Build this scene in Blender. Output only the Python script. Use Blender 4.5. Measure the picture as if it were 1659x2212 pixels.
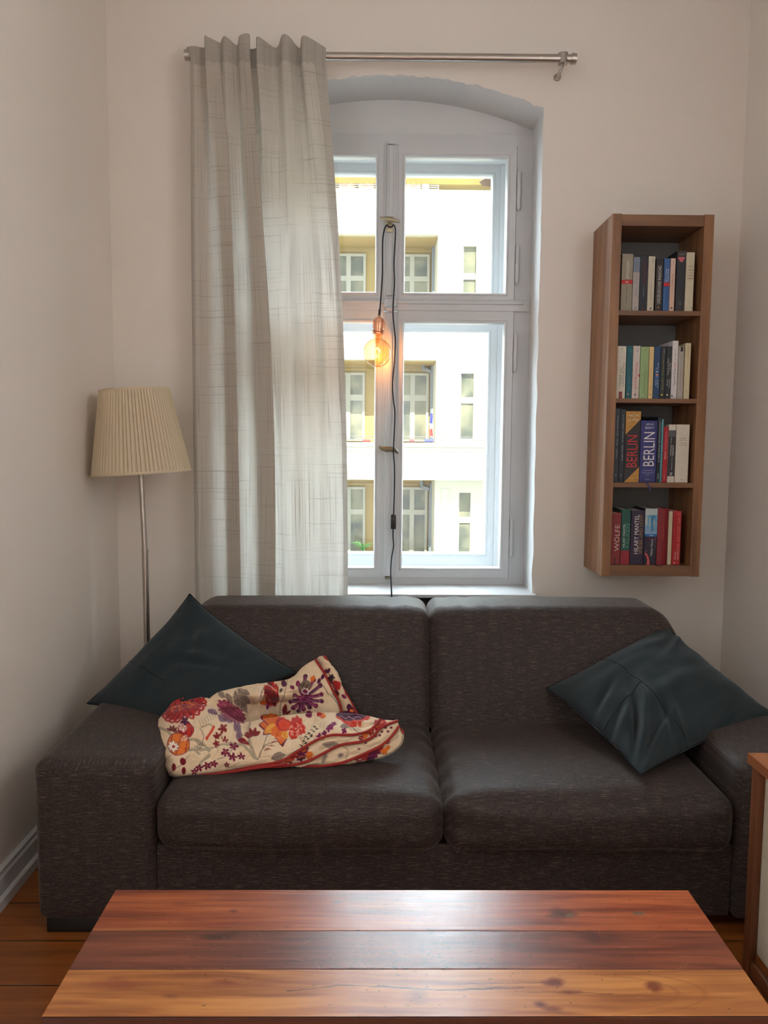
import bpy, bmesh, math, random
import numpy as np
from mathutils import Vector, Matrix, noise
random.seed(4)
for o in list(bpy.data.objects): bpy.data.objects.remove(o)
SC = bpy.context.scene
COL = SC.collection
PI = math.pi

# ------------------------------------------------------------------ camera, world, lights, exposure
def nrm(v):
    v = np.array(v, float); return v/np.linalg.norm(v)
F = 1663.0                                   # focal length in pixels of the 1659 x 2212 frame
az = nrm((139.5, 19089, 1663)); ay = nrm((-17.5, 145, -1663)); ay = nrm(ay-az*np.dot(ay, az)); ax = np.cross(ay, az)
RM = np.array([ax, ay, az]); CP = np.array([0, 0, 1.4])
cam = bpy.data.cameras.new('camera'); cob = bpy.data.objects.new('camera', cam); COL.objects.link(cob)
cam.sensor_fit = 'HORIZONTAL'; cam.sensor_width = 36; cam.lens = 36*F/1659; cam.clip_start = .05; cam.clip_end = 300
m4 = Matrix(RM.tolist()).to_4x4(); m4.translation = Vector(CP); cob.matrix_world = m4
SC.camera = cob

def at(px, py, Y=None, X=None, Z=None):
    """the point of the room seen at a pixel of the photograph, on the plane Y=, X= or Z="""
    d = RM @ np.array([px-829.5, 1106-py, -F])
    t = Y/d[1] if Y is not None else X/d[0] if X is not None else (Z-1.4)/d[2]
    return Vector(CP+d*t)

SC.view_settings.view_transform = 'Standard'; SC.view_settings.look = 'None'
SC.view_settings.gamma = 1; SC.view_settings.use_curve_mapping = False
SC.view_settings.exposure = 0.30

w = bpy.data.worlds.new('sky'); SC.world = w; w.use_nodes = True
wt = w.node_tree; bg = wt.nodes['Background']; bg.inputs[0].default_value = (.80, .90, 1, 1)
# unseen sky made brighter over the houses opposite to light the room, dimmer sky behind our own building
tcw = wt.nodes.new('ShaderNodeTexCoord'); dp = wt.nodes.new('ShaderNodeVectorMath'); dp.operation = 'DOT_PRODUCT'; dp.inputs[1].default_value = (0, .80, .60)
wt.links.new(tcw.outputs['Generated'], dp.inputs[0]); mr = wt.nodes.new('ShaderNodeMapRange'); mr.interpolation_type = 'SMOOTHSTEP'
for k_, v_ in ((1, .1), (2, .85), (3, 2.6), (4, 36.0)): mr.inputs[k_].default_value = v_
wt.links.new(dp.outputs['Value'], mr.inputs[0]); wt.links.new(mr.outputs[0], bg.inputs[1])

def light(name, typ, loc, rot, energy, color=(1, 1, 1), **k):
    l = bpy.data.lights.new(name, typ); l.energy = energy; l.color = color
    for a, b in k.items(): setattr(l, a, b)
    o = bpy.data.objects.new(name, l); COL.objects.link(o); o.location = loc; o.rotation_euler = rot
    return o
XL_ = -1.141
light('sun', 'SUN', (0, -5, 30), (math.radians(42), 0, 0), 12.0, (1, .95, .86), angle=.01)
# fill lamps added outside unseen side openings to brighten the room
light('side_fill_light', 'AREA', (1.70, .35, 2.30), (0, math.radians(90), 0), 16, (1, .86, .72), shape='RECTANGLE', size=1.4, size_y=1.5)
light('side_fill_light_opposite', 'AREA', (XL_-.13, .35, 2.30), (0, math.radians(-90), 0), 3, (1, .86, .72), shape='RECTANGLE', size=1.4, size_y=1.5)
p_ = light('window_portal', 'AREA', (.06, 4.02, 1.85), (math.radians(-90), 0, 0), 1, shape='RECTANGLE', size=1.3, size_y=2.2)
p_.data.cycles.is_portal = True

# ------------------------------------------------------------------ helpers
def tag(o, label=None, cat=None, group=None, kind=None):
    if label: o['label'] = label
    if cat: o['category'] = cat
    if group: o['group'] = group
    if kind: o['kind'] = kind
    return o

def empty(name, loc=(0, 0, 0)):
    o = bpy.data.objects.new(name, None); COL.objects.link(o); o.location = loc; o.empty_display_size = .1
    return o

class MB:
    def __init__(s): s.bm = bmesh.new()
    def box(s, x0, x1, y0, y1, z0, z1, bev=0, seg=2):
        r = bmesh.ops.create_cube(s.bm, size=1)
        for v in r['verts']:
            v.co = Vector(((x0+x1)/2+v.co.x*(x1-x0), (y0+y1)/2+v.co.y*(y1-y0), (z0+z1)/2+v.co.z*(z1-z0)))
        if bev:
            es = {e for v in r['verts'] for e in v.link_edges}
            bmesh.ops.bevel(s.bm, geom=list(es), offset=bev, segments=seg, affect='EDGES', profile=.5)
        return s
    def tube(s, path, r, n=12, cap=True):
        path = [Vector(p) for p in path]; rr = r if hasattr(r, '__len__') else [r]*len(path)
        rings = []; up = None
        for i, p in enumerate(path):
            t = (path[min(i+1, len(path)-1)]-path[max(i-1, 0)]).normalized()
            if up is None:
                up = Vector((0, 0, 1)) if abs(t.z) < .9 else Vector((0, 1, 0))
            a = t.cross(up).normalized(); up = a.cross(t).normalized()
            rings.append([s.bm.verts.new(p+(a*math.cos(k*2*PI/n)+up*math.sin(k*2*PI/n))*rr[i]) for k in range(n)])
        for A, B in zip(rings, rings[1:]):
            for k in range(n): s.bm.faces.new((A[k], A[(k+1) % n], B[(k+1) % n], B[k]))
        if cap: s.bm.faces.new(rings[0][::-1]); s.bm.faces.new(rings[-1])
        return s
    def lathe(s, prof, n=32, c=(0, 0, 0), rfun=None, M=None, closed=False):
        rings = []
        for r, z in prof:
            ring = []
            for k in range(n):
                a = k*2*PI/n; q = r+(rfun(a, z) if rfun else 0)
                p = Vector((q*math.cos(a), q*math.sin(a), z))
                if M: p = M @ p
                ring.append(s.bm.verts.new(p+Vector(c)))
            rings.append(ring)
        for A, B in zip(rings, rings[1:]):
            for k in range(n): s.bm.faces.new((A[k], A[(k+1) % n], B[(k+1) % n], B[k]))
        if closed: s.bm.faces.new(rings[0][::-1]); s.bm.faces.new(rings[-1])
        return s
    def prism(s, pts, y0, y1):
        """polygon in the x-z plane, given depth"""
        A = [s.bm.verts.new((x, y0, z)) for x, z in pts]; B = [s.bm.verts.new((x, y1, z)) for x, z in pts]
        s.bm.faces.new(A); s.bm.faces.new(B[::-1]); n = len(pts)
        for k in range(n): s.bm.faces.new((A[k], B[k], B[(k+1) % n], A[(k+1) % n]))
        return s
    def ring(s, o, g, y0, y1, ch=0):
        """a rectangular frame o=(x0,x1,z0,z1) with opening g; ch = width of a bevel moulding on the room side"""
        def q(b, y): return [s.bm.verts.new(p) for p in ((b[0], y, b[2]), (b[1], y, b[2]), (b[1], y, b[3]), (b[0], y, b[3]))]
        gi = (g[0]-ch, g[1]+ch, g[2]-ch, g[3]+ch)
        loops = [q(o, y1), q(o, y0), q(gi, y0)]
        if ch: loops.append(q((gi[0]+ch*.25, gi[1]-ch*.25, gi[2]+ch*.25, gi[3]-ch*.25), y0-.004)); loops.append(q((g[0]-ch*.25, g[1]+ch*.25, g[2]-ch*.25, g[3]+ch*.25), y0-.004)); 
        loops += [q(g, y0+.006 if ch else y0), q(g, y1), ]
        loops.append(loops[0])
        for A, B in zip(loops, loops[1:]):
            for k in range(4): s.bm.faces.new((A[k], A[(k+1) % 4], B[(k+1) % 4], B[k]))
        return s
    def grid(s, P, cols=None):
        """P[i][j] -> points"""
        V = [[s.bm.verts.new(p) for p in row] for row in P]
        for i in range(len(V)-1):
            for j in range(len(V[0])-1): s.bm.faces.new((V[i][j], V[i][j+1], V[i+1][j+1], V[i+1][j]))
        return V
    def build(s, name, mat, parent=None, smooth=True, angle=35, weld=0):
        if weld: bmesh.ops.remove_doubles(s.bm, verts=s.bm.verts, dist=weld)
        bmesh.ops.recalc_face_normals(s.bm, faces=s.bm.faces)
        me = bpy.data.meshes.new(name); s.bm.to_mesh(me); s.bm.free()
        me.materials.append(mat)
        if smooth:
            for p in me.polygons: p.use_smooth = True
            me.set_sharp_from_angle(angle=math.radians(angle))
        o = bpy.data.objects.new(name, me); COL.objects.link(o)
        if parent: o.parent = parent; o.matrix_parent_inverse = parent.matrix_basis.inverted()
        return o

def np_mesh(name, P, mat, parent=None, color=None, uv=None, attr=None):
    """mesh of a numpy point grid P[i,j,3]; optional per-point colour (sRGB 0..1)"""
    n, m = P.shape[:2]
    idx = np.arange(n*m).reshape(n, m)
    f = np.stack([idx[:-1, :-1], idx[:-1, 1:], idx[1:, 1:], idx[1:, :-1]], -1).reshape(-1, 4)
    me = bpy.data.meshes.new(name); me.from_pydata(P.reshape(-1, 3).tolist(), [], f.tolist())
    me.materials.append(mat); me.polygons.foreach_set('use_smooth', [True]*len(f))
    if color is not None:
        a = me.color_attributes.new('Col', 'FLOAT_COLOR', 'POINT'); c = np.ones((n*m, 4), np.float32)
        cc = color.reshape(-1, 3); c[:, :3] = np.where(cc <= .04045, cc/12.92, ((cc+.055)/1.055)**2.4)
        a.data.foreach_set('color', c.ravel())
    if uv is not None:
        l = me.uv_layers.new(name='UVMap'); u = uv.reshape(-1, 2)[f.ravel()]; l.data.foreach_set('uv', u.astype(np.float32).ravel())
    for k, v in (attr or {}).items():
        a = me.attributes.new(k, 'FLOAT', 'POINT'); a.data.foreach_set('value', v.astype(np.float32).ravel())
    me.update()
    o = bpy.data.objects.new(name, me); COL.objects.link(o)
    if parent: o.parent = parent; o.matrix_parent_inverse = parent.matrix_basis.inverted()
    return o

def vnoise(x, y, seed=0):
    """smooth value noise of numpy arrays, 0..1"""
    rs = np.random.RandomState(seed); T = rs.rand(256, 256)
    xi = np.floor(x).astype(int); yi = np.floor(y).astype(int); fx = x-xi; fy = y-yi
    fx = fx*fx*(3-2*fx); fy = fy*fy*(3-2*fy)
    g = lambda a, b: T[a % 256, b % 256]
    return (g(xi, yi)*(1-fx)+g(xi+1, yi)*fx)*(1-fy)+(g(xi, yi+1)*(1-fx)+g(xi+1, yi+1)*fx)*fy
def fbm(x, y, seed=0, oc=4):
    return sum(vnoise(x*2**k, y*2**k, seed+k)/2**k for k in range(oc))/sum(1/2**k for k in range(oc))

def cr(c, t):
    """Catmull-Rom through the rows of c at parameters t (0..1)"""
    c = np.asarray(c, float); n = len(c); s = np.clip(t, 0, 1)*(n-1); i = np.minimum(s.astype(int), n-2); f = (s-i)
    f = f.reshape(f.shape+(1,)*(c.ndim-1))
    p0 = c[np.maximum(i-1, 0)]; p1 = c[i]; p2 = c[i+1]; p3 = c[np.minimum(i+2, n-1)]
    return .5*((2*p1)+(p2-p0)*f+(2*p0-5*p1+4*p2-p3)*f**2+(3*p1-p0-3*p2+p3)*f**3)

# ------------------------------------------------------------------ materials
def srgb(c): return tuple((v/12.92 if v <= .04045 else ((v+.055)/1.055)**2.4) for v in c)+(1,)
def C8(r, g, b): return srgb((r/255, g/255, b/255))
class NT:
    def __init__(s, name):
        s.m = bpy.data.materials.new(name); s.m.use_nodes = True; s.t = s.m.node_tree
        s.b = s.t.nodes['Principled BSDF']; s.out = s.t.nodes['Material Output']
    def n(s, typ, **k):
        o = s.t.nodes.new(typ)
        for a, b in k.items():
            if a.startswith('i_'):
                key = a[2:]; key = int(key) if key.isdigit() else key.replace('_', ' ')
                if isinstance(b, bpy.types.NodeSocket): s.t.links.new(b, o.inputs[key])
                else: o.inputs[key].default_value = b
            else: setattr(o, a, b)
        return o
    def l(s, a, b): s.t.links.new(a, b)
    def mix(s, fac, a, b, mode='MIX'):
        o = s.t.nodes.new('ShaderNodeMix'); o.data_type = 'RGBA'; o.blend_type = mode
        for k, v in ((0, fac), (6, a), (7, b)):
            if isinstance(v, bpy.types.NodeSocket): s.l(v, o.inputs[k])
            else: o.inputs[k].default_value = v
        return o.outputs[2]
    def math(s, op, a, b=0, c=None):
        o = s.t.nodes.new('ShaderNodeMath'); o.operation = op
        for k, v in enumerate((a, b, c)):
            if v is None: continue
            if isinstance(v, bpy.types.NodeSocket): s.l(v, o.inputs[k])
            else: o.inputs[k].default_value = v
        return o.outputs[0]
    def ramp(s, fac, stops):
        o = s.t.nodes.new('ShaderNodeValToRGB'); s.l(fac, o.inputs[0]); e = o.color_ramp.elements
        while len(e) < len(stops): e.new(.5)
        for k, (p, c) in enumerate(stops): e[k].position = p; e[k].color = c if len(c) == 4 else tuple(c)+(1,)
        return o.outputs[0]
    def coords(s, scale, kind='Object'):
        tc = s.n('ShaderNodeTexCoord'); mp = s.n('ShaderNodeMapping'); s.l(tc.outputs[kind], mp.inputs[0]); mp.inputs['Scale'].default_value = scale
        return mp.outputs[0]
    def noise(s, vec, scale=1, detail=3, rough=.5):
        o = s.n('ShaderNodeTexNoise'); s.l(vec, o.inputs['Vector']); o.inputs['Scale'].default_value = scale
        o.inputs['Detail'].default_value = detail; o.inputs['Roughness'].default_value = rough
        return o.outputs[0]
    def bump(s, h, strength=.3, dist=.001):
        o = s.n('ShaderNodeBump'); s.l(h, o.inputs['Height']); o.inputs['Strength'].default_value = strength; o.inputs['Distance'].default_value = dist
        s.l(o.outputs[0], s.b.inputs['Normal']); return o.outputs[0]
    def set(s, **k):
        for a, b in k.items():
            i = s.b.inputs[a.replace('_', ' ')]
            if isinstance(b, bpy.types.NodeSocket): s.l(b, i)
            else: i.default_value = b
        return s

def plain(name, col, rough=.6, metal=0, nscale=40, var=.12, **k):
    t = NT(name); f = t.noise(t.coords((1, 1, 1)), nscale, 3)
    d = tuple(c*(1-var) for c in col[:3])+(1,); e = tuple(min(1, c*(1+var)) for c in col[:3])+(1,)
    t.set(Base_Color=t.mix(f, d, e), Roughness=rough, Metallic=metal, **k)
    return t.m

def paint(name, col, rough=.7, bs=.25):
    t = NT(name); v = t.coords((1, 1, 1)); a = t.noise(v, 2.2, 4); b = t.noise(v, 90, 3)
    d = tuple(c*.965 for c in col[:3])+(1,)
    t.set(Base_Color=t.mix(a, d, col), Roughness=rough); t.bump(t.math('ADD', t.math('MULTIPLY', b, .35), t.noise(v, 9, 3)), bs, .003)
    return t.m
WALL = paint('wall_paint', (.80, .73, .66, 1))
PLASTER = paint('white_plaster', (.66, .66, .66, 1), .75, .5)
LACQ = paint('white_lacquer', (.60, .605, .615, 1), .32, .12)
CEIL = paint('ceiling_paint', (.82, .8, .77, 1))

def wood(name, c1, c2, axis=2, rings=26, rough=.45, coat=0, grain=1.0):
    t = NT(name); sc = [1, 1, 1]; sc[axis] = .06
    v = t.coords(tuple(sc)); w1 = t.noise(v, rings*.6, 4, .6); fine = t.noise(t.coords(tuple(9*(.04 if k == axis else 1) for k in range(3))), rings, 3, .6)
    wv = t.n('ShaderNodeTexWave', wave_type='BANDS', bands_direction='DIAGONAL'); t.l(v, wv.inputs['Vector']); wv.inputs['Scale'].default_value = rings*.35; wv.inputs['Distortion'].default_value = 6; wv.inputs['Detail'].default_value = 3
    f = t.math('ADD', t.math('MULTIPLY', w1, .55), t.math('ADD', t.math('MULTIPLY', fine, .3), t.math('MULTIPLY', wv.outputs[1], .2*grain)))
    col = t.ramp(f, [(.28, c1), (.72, c2)])
    t.set(Base_Color=col, Roughness=rough, Coat_Weight=coat, Coat_Roughness=.15); t.bump(fine, .12, .0008)
    return t.m
WALNUT = wood('walnut_veneer', C8(104, 68, 44), C8(154, 108, 70), 2)
WALNUT_X = wood('walnut_shelf', C8(92, 60, 40), C8(132, 92, 60), 0)
CHAIRW = wood('chair_wood', C8(70, 38, 22), C8(118, 68, 38), 2, rough=.35)
CHAIRW_Y = wood('chair_wood_arm', C8(110, 62, 36), C8(160, 98, 58), 1, rough=.35)
TABLEW = wood('table_leg_wood', C8(44, 20, 12), C8(84, 40, 22), 0, rough=.35)

def fabric(name, col, light_, thr=.62, ax='seat', sheen=.14):
    """heathered upholstery: pale slub threads run along the cloth"""
    t = NT(name); tc = t.n('ShaderNodeTexCoord'); sx = t.n('ShaderNodeSeparateXYZ'); t.l(tc.outputs['Object'], sx.inputs[0])
    X, Y, Z = sx.outputs; yz = t.math('ADD', Z, Y)
    def streak(a, b, la, lb, seed):
        c = t.n('ShaderNodeCombineXYZ'); t.l(t.math('MULTIPLY', a, la), c.inputs[0]); t.l(t.math('MULTIPLY', b, lb), c.inputs[1]); c.inputs[2].default_value = seed
        return t.noise(c.outputs[0], 1, 2, .65)
    if ax == 'arm':
        g = t.n('ShaderNodeNewGeometry'); sg = t.n('ShaderNodeSeparateXYZ'); t.l(g.outputs['Normal'], sg.inputs[0])
        top = t.math('GREATER_THAN', sg.outputs[2], .6)
        f1 = t.mix(top, streak(X, Z, 22, 560, 1), streak(Y, X, 22, 560, 3)); f2 = t.mix(top, streak(X, Z, 110, 700, 5), streak(Y, X, 110, 700, 7))
    else:
        f1 = streak(X, yz, 22, 560, 1); f2 = streak(X, yz, 110, 700, 5)
    wv = t.noise(t.coords((1, 1, 1)), 420, 2); big = t.noise(t.coords((1, 1, 1)), 3, 2)
    s = t.ramp(f1, [(thr-.06, (0, 0, 0)), (thr+.1, (1, 1, 1))]); s2 = t.ramp(f2, [(.5, (0, 0, 0)), (.75, (1, 1, 1))])
    k = t.math('ADD', t.math('MULTIPLY', s, .75), t.math('MULTIPLY', s2, .45))
    base = t.mix(wv, tuple(c*.55 for c in col[:3])+(1,), tuple(c*1.5 for c in col[:3])+(1,))
    t.set(Base_Color=t.mix(k, base, light_), Roughness=.7, Sheen_Weight=sheen, Sheen_Roughness=.35, Sheen_Tint=(1, .86, .78, 1))
    t.b.inputs['Specular IOR Level'].default_value = .4
    h = t.math('ADD', t.math('MULTIPLY', wv, .6), t.math('ADD', f2, t.math('MULTIPLY', big, 2)))
    t.bump(h, .35, .0008)
    return t.m
SOFA = fabric('brown_heather_cloth', (.015, .0082, .0068, 1), (.20, .142, .118, 1))
SOFA_ARM = fabric('brown_heather_cloth_arm', (.015, .0082, .0068, 1), (.20, .142, .118, 1), ax='arm')
def felt(name, col):
    t = NT(name); v = t.coords((1, 1, 1)); a = t.noise(v, 260, 3, .7); b = t.noise(v, 14, 4)
    t.set(Base_Color=t.mix(a, tuple(c*.6 for c in col[:3])+(1,), tuple(c*1.5 for c in col[:3])+(1,)), Roughness=.95, Sheen_Weight=.15, Sheen_Roughness=.5, Sheen_Tint=(.9, .95, 1, 1))
    t.b.inputs['Specular IOR Level'].default_value = .15
    t.bump(t.math('ADD', t.math('MULTIPLY', a, .3), b), .5, .004); return t.m
FELT = felt('dark_felt', (.018, .025, .028, 1))
FELT_SEAM = felt('dark_felt_seam', (.006, .008, .01, 1))

def metal(name, col, rough=.3):
    t = NT(name); f = t.noise(t.coords((4, 400, 400)), 1, 2)
    t.set(Base_Color=col, Metallic=1.0, Roughness=t.math('ADD', t.math('MULTIPLY', f, .15), rough-.07)); return t.m
STEEL = metal('brushed_steel', (.48, .44, .40, 1), .3)
COPPER = metal('copper', (.78, .38, .24, 1), .25)
BRASS = metal('old_brass', (.42, .37, .25, 1), .35)
DARKBRASS = metal('dark_bronze', (.20, .17, .11, 1), .4)
BLACKP = plain('black_plastic', (.012, .012, .014, 1), .35)
CORD = plain('black_textile_cord', (.014, .014, .02, 1), .8, nscale=900, var=.5)
BLACKF = plain('black_foot', (.008, .007, .007, 1), .5)

def glass(name, tint=(.97, .99, .985, 1), refl=.06, rough=0.0):
    t = NT(name); t.t.nodes.remove(t.b)
    tr = t.n('ShaderNodeBsdfTransparent'); tr.inputs[0].default_value = tint
    gl = t.n('ShaderNodeBsdfGlossy'); gl.inputs['Roughness'].default_value = rough
    fr = t.n('ShaderNodeFresnel'); fr.inputs[0].default_value = 1.45
    mx = t.n('ShaderNodeMixShader'); t.l(t.math('MINIMUM', t.math('MULTIPLY', fr.outputs[0], refl/.035), .3), mx.inputs[0]); t.l(tr.outputs[0], mx.inputs[1]); t.l(gl.outputs[0], mx.inputs[2]); t.l(mx.outputs[0], t.out.inputs[0])
    return t.m
GLASS = glass('window_glass'); AMBER = glass('amber_bulb_glass', (.93, .80, .54, 1), .05)
nt_ = AMBER.node_tree; lw = nt_.nodes.new('ShaderNodeLayerWeight'); lw.inputs[0].default_value = .35; rp = nt_.nodes.new('ShaderNodeValToRGB')
nt_.links.new(lw.outputs['Facing'], rp.inputs[0]); rp.color_ramp.elements[0].color = (.95, .82, .60, 1); rp.color_ramp.elements[1].color = (.42, .27, .12, 1); rp.color_ramp.elements[0].position = .35; rp.color_ramp.elements[1].position = .95
nt_.links.new(rp.outputs[0], [n for n in nt_.nodes if n.type == 'BSDF_TRANSPARENT'][0].inputs[0])

# ------------------------------------------------------------------ the room
XL, XR, YB, YR, H = -1.141, 1.568, 3.4, -2.3, 3.62
OX0, OX1, SZ = -.580, .704, .742          # window opening and sill height
SPR, CRN = 2.826, 2.952                   # arch springing and crown
def arch(x, spr=SPR, crn=CRN):
    hw = (OX1-OX0)/2; u = (x-.062)/hw; R = (hw*hw+(crn-spr)**2)/(2*(crn-spr))
    return crn-R+math.sqrt(max(R*R-(u*hw)**2, 0))
def struct(o): o['kind'] = 'structure'; return o

def wall_back():
    mb = MB(); bm = mb.bm; N = 90; rnd = random.Random(2)
    xs = [OX0+(OX1-OX0)*k/N for k in range(N+1)]
    jag = [(noise.noise(Vector((k*.35, 0, 0)))*.010+rnd.uniform(-.003, .003)) for k in range(N+1)]
    top = [bm.verts.new((x, YB, H)) for x in xs]
    edge = [bm.verts.new((x, YB, arch(x)+jag[k]+.004)) for k, x in enumerate(xs)]
    for k in range(N): bm.faces.new((top[k], top[k+1], edge[k+1], edge[k]))
    def q(a, b, c, d): bm.faces.new([bm.verts.new(p) for p in (a, b, c, d)])
    M = 60
    for side, xo, xw in ((0, OX0, XL), (1, OX1, XR)):
        e = []; 
        for k in range(M+1):
            z = SZ+(SPR+.004-SZ)*k/M; e.append((xo+(noise.noise(Vector((z*9, side*7, 3)))*.005 if 0 < k < M else 0), YB, z))
        wv = [bm.verts.new((xw, YB, p[2])) for p in e]; ev = [bm.verts.new(p) for p in e]
        for k in range(M): bm.faces.new((wv[k], wv[k+1], ev[k+1], ev[k]))
        q((xw, YB, SPR+.004), (xw, YB, H), (xo, YB, H), (xo, YB, SPR+.004))
        q((xw, YB, 0), (xw, YB, SZ), (xo, YB, SZ), (xo, YB, 0))
    # niche under the sill
    q((OX0, YB, 0), (OX0, 3.6, 0), (OX0, 3.6, SZ), (OX0, YB, SZ)); q((OX1, YB, 0), (OX1, 3.6, 0), (OX1, 3.6, SZ), (OX1, YB, SZ))
    q((OX0, 3.6, 0), (OX1, 3.6, 0), (OX1, 3.6, SZ), (OX0, 3.6, SZ))
    # outer skin of the masonry
    for x0, x1, z0, z1 in ((XL-.3, OX0+.03, 0, H), (OX1-.03, XR+.3, 0, H), (OX0, OX1, -.2, .70), (OX0, OX1, 2.86, H)):
        q((x0, 4.0, z0), (x1, 4.0, z0), (x1, 4.0, z1), (x0, 4.0, z1))
    struct(mb.build('wall_back', WALL, smooth=False))
    # white plastered reveal, arch soffit and the field above the window
    mb = MB(); bm = mb.bm
    r0 = [bm.verts.new((x, YB+.0005, arch(x)+jag[k]+.004)) for k, x in enumerate(xs)]
    r1 = [bm.verts.new((x, YB+.012, arch(x))) for x in xs]; r2 = [bm.verts.new((x, 3.625, arch(x))) for x in xs]
    r3 = [bm.verts.new((x, 3.625, 2.74)) for x in xs]; r4 = [bm.verts.new((x, 4.0, 2.74)) for x in xs]
    for A, B in ((r0, r1), (r1, r2), (r2, r3), (r3, r4)):
        for k in range(N): bm.faces.new((A[k], A[k+1], B[k+1], B[k]))
    for side, xo in ((0, OX0), (1, OX1)):
        rows = []
        for k in range(M+1):
            z = SZ-.02+(SPR+.004-SZ+.02)*k/M; j = noise.noise(Vector((z*9, side*7, 3)))*.005 if 0 < k < M else 0
            rows.append([(xo+j, YB+.0005, z), (xo, YB+.012, z), (xo, 3.66, z)])
        mb.grid(rows)
    struct(mb.build('trim_2', PLASTER, smooth=True, angle=50))
wall_back()
struct(MB().box(XL-.3, XR+.3, YR-.3, 3.62, -.2, 0).build('floor', None or plain('tmp', (.1, .1, .1, 1)), smooth=False))
struct(MB().box(XL-.3, XR+.3, YR-.3, 4.0, H, H+.3).build('ceiling', CEIL, smooth=False))
wl = MB()
for y0, y1, z0, z1 in ((YR-.3, -.4, 0, H), (1.1, 4.0, 0, H), (-.4, 1.1, 0, 1.6), (-.4, 1.1, 3.0, H)): wl.box(XL-.12, XL, y0, y1, z0, z1)  # out-of-view opening added for the fill lamp on this side
struct(wl.build('wall_left', WALL, smooth=False))
struct(MB().box(XL-.3, XR+.3, YR-.3, YR, 0, H).build('wall_rear', WALL, smooth=False))
wr = MB()
for y0, y1, z0, z1 in ((YR, -.4, 0, H), (1.1, 4.0, 0, H), (-.4, 1.1, 0, 1.6), (-.4, 1.1, 3.0, H)): wr.box(XR, XR+.12, y0, y1, z0, z1)  # this opening too is added, for the stronger fill lamp
struct(wr.build('wall_right', WALL, smooth=False))
def floor_mat():
    t = NT('orange_floorboards'); tc = t.n('ShaderNodeTexCoord'); s = t.n('ShaderNodeSeparateXYZ'); t.l(tc.outputs['Object'], s.inputs[0])
    yb = t.math('DIVIDE', t.math('SUBTRACT', s.outputs[1], .085), .18); fl = t.math('FLOOR', yb); fr = t.math('FRACT', yb)
    gap = t.math('LESS_THAN', fr, .022)
    c = t.n('ShaderNodeCombineXYZ'); t.l(t.math('MULTIPLY', s.outputs[0], 1.4), c.inputs[0]); t.l(t.math('MULTIPLY', s.outputs[1], 26), c.inputs[1]); t.l(t.math('MULTIPLY', fl, 3.7), c.inputs[2])
    n = t.noise(c.outputs[0], 1, 5, .6); wn = t.n('ShaderNodeTexWhiteNoise', noise_dimensions='1D'); t.l(fl, wn.inputs['W'])
    col = t.ramp(n, [(.3, C8(104, 52, 18)), (.55, C8(150, 84, 34)), (.75, C8(172, 106, 48))])
    col = t.mix(t.math('MULTIPLY', wn.outputs[0], .35), col, C8(96, 48, 20)); col = t.mix(gap, col, (.01, .006, .004, 1))
    t.set(Base_Color=col, Roughness=.35, Coat_Weight=.3, Coat_Roughness=.2); t.bump(t.math('SUBTRACT', n, t.math('MULTIPLY', gap, 2)), .2, .002)
    return t.m
bpy.data.objects['floor'].data.materials[0] = floor_mat()
# baseboard on the left wall: a tall board with a stepped, painted quarter strip
bb = MB(); prof = [(0, 0), (.030, 0), (.030, .03), (.024, .034), (.018, .036), (.018, .085), (.013, .092), (.013, .104), (.004, .11), (0, .11)]
A = [bb.bm.verts.new((XL+x, YR, z)) for x, z in prof]; B = [bb.bm.verts.new((XL+x, YB, z)) for x, z in prof]
for k in range(len(prof)-1): bb.bm.faces.new((A[k], A[k+1], B[k+1], B[k]))
struct(bb.build('baseboard_left', LACQ, smooth=False))
struct(MB().box(XL+.02, OX0-.01, YB-.016, YB, 0, .11, .004).build('baseboard_back', LACQ, smooth=False))
struct(MB().box(XR-.016, XR, YR, YB, 0, .11, .004).build('baseboard_right', LACQ, smooth=False))
# window sill
sl = MB().box(OX0-.008, OX1+.014, 3.352, 3.66, .727, .744, .005, 3)
struct(sl.build('trim_1', LACQ, smooth=True))
struct(MB().box(OX0+.01, OX1-.01, 3.43, 3.60, 0, .726).build('trim_3', plain('dark_niche_fill', (.03, .028, .027, 1), .6), smooth=False))  # near-black box fills the niche, darkening the recess by its colour

# ------------------------------------------------------------------ box window: two leaves above and below, an outer window behind
win = tag(empty('window_1', (.062, 3.64, .75)), kind='structure')
WX = .062
fr = MB(); fr.ring((OX0, OX1, .744, 2.80), (OX0+.055, OX1-.072, .775, 2.752), 3.607, 3.66)
fr.box(OX0, OX1, 3.596, 3.66, 2.036-.022, 2.036+.03, .004); fr.box(OX0+.02, OX1-.03, 3.588, 3.60, 2.045, 2.058, .003)
fr.build('window_frame', LACQ, win, smooth=False)
LW = {}
for nm, (o, g) in {
    'ur': ((.094, OX1-.075, 2.066, 2.750), (.127, .586, 2.098, 2.695)),
    'lr': ((.094, OX1-.075, .776, 2.014), (.127, .586, .826, 1.960)),
    'ul': ((OX0+.058, .032, 2.066, 2.750), (-.462, -.008, 2.098, 2.695)),
    'll': ((OX0+.058, .032, .776, 2.014), (-.462, -.008, .826, 1.960))}.items():
    s = MB().ring(o, g, 3.598, 3.64, .014).build('sash', LACQ, win, smooth=False)
    MB().box(g[0]-.004, g[1]+.004, 3.622, 3.625, g[2]-.004, g[3]+.004).build('pane', GLASS, s, smooth=False)
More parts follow.
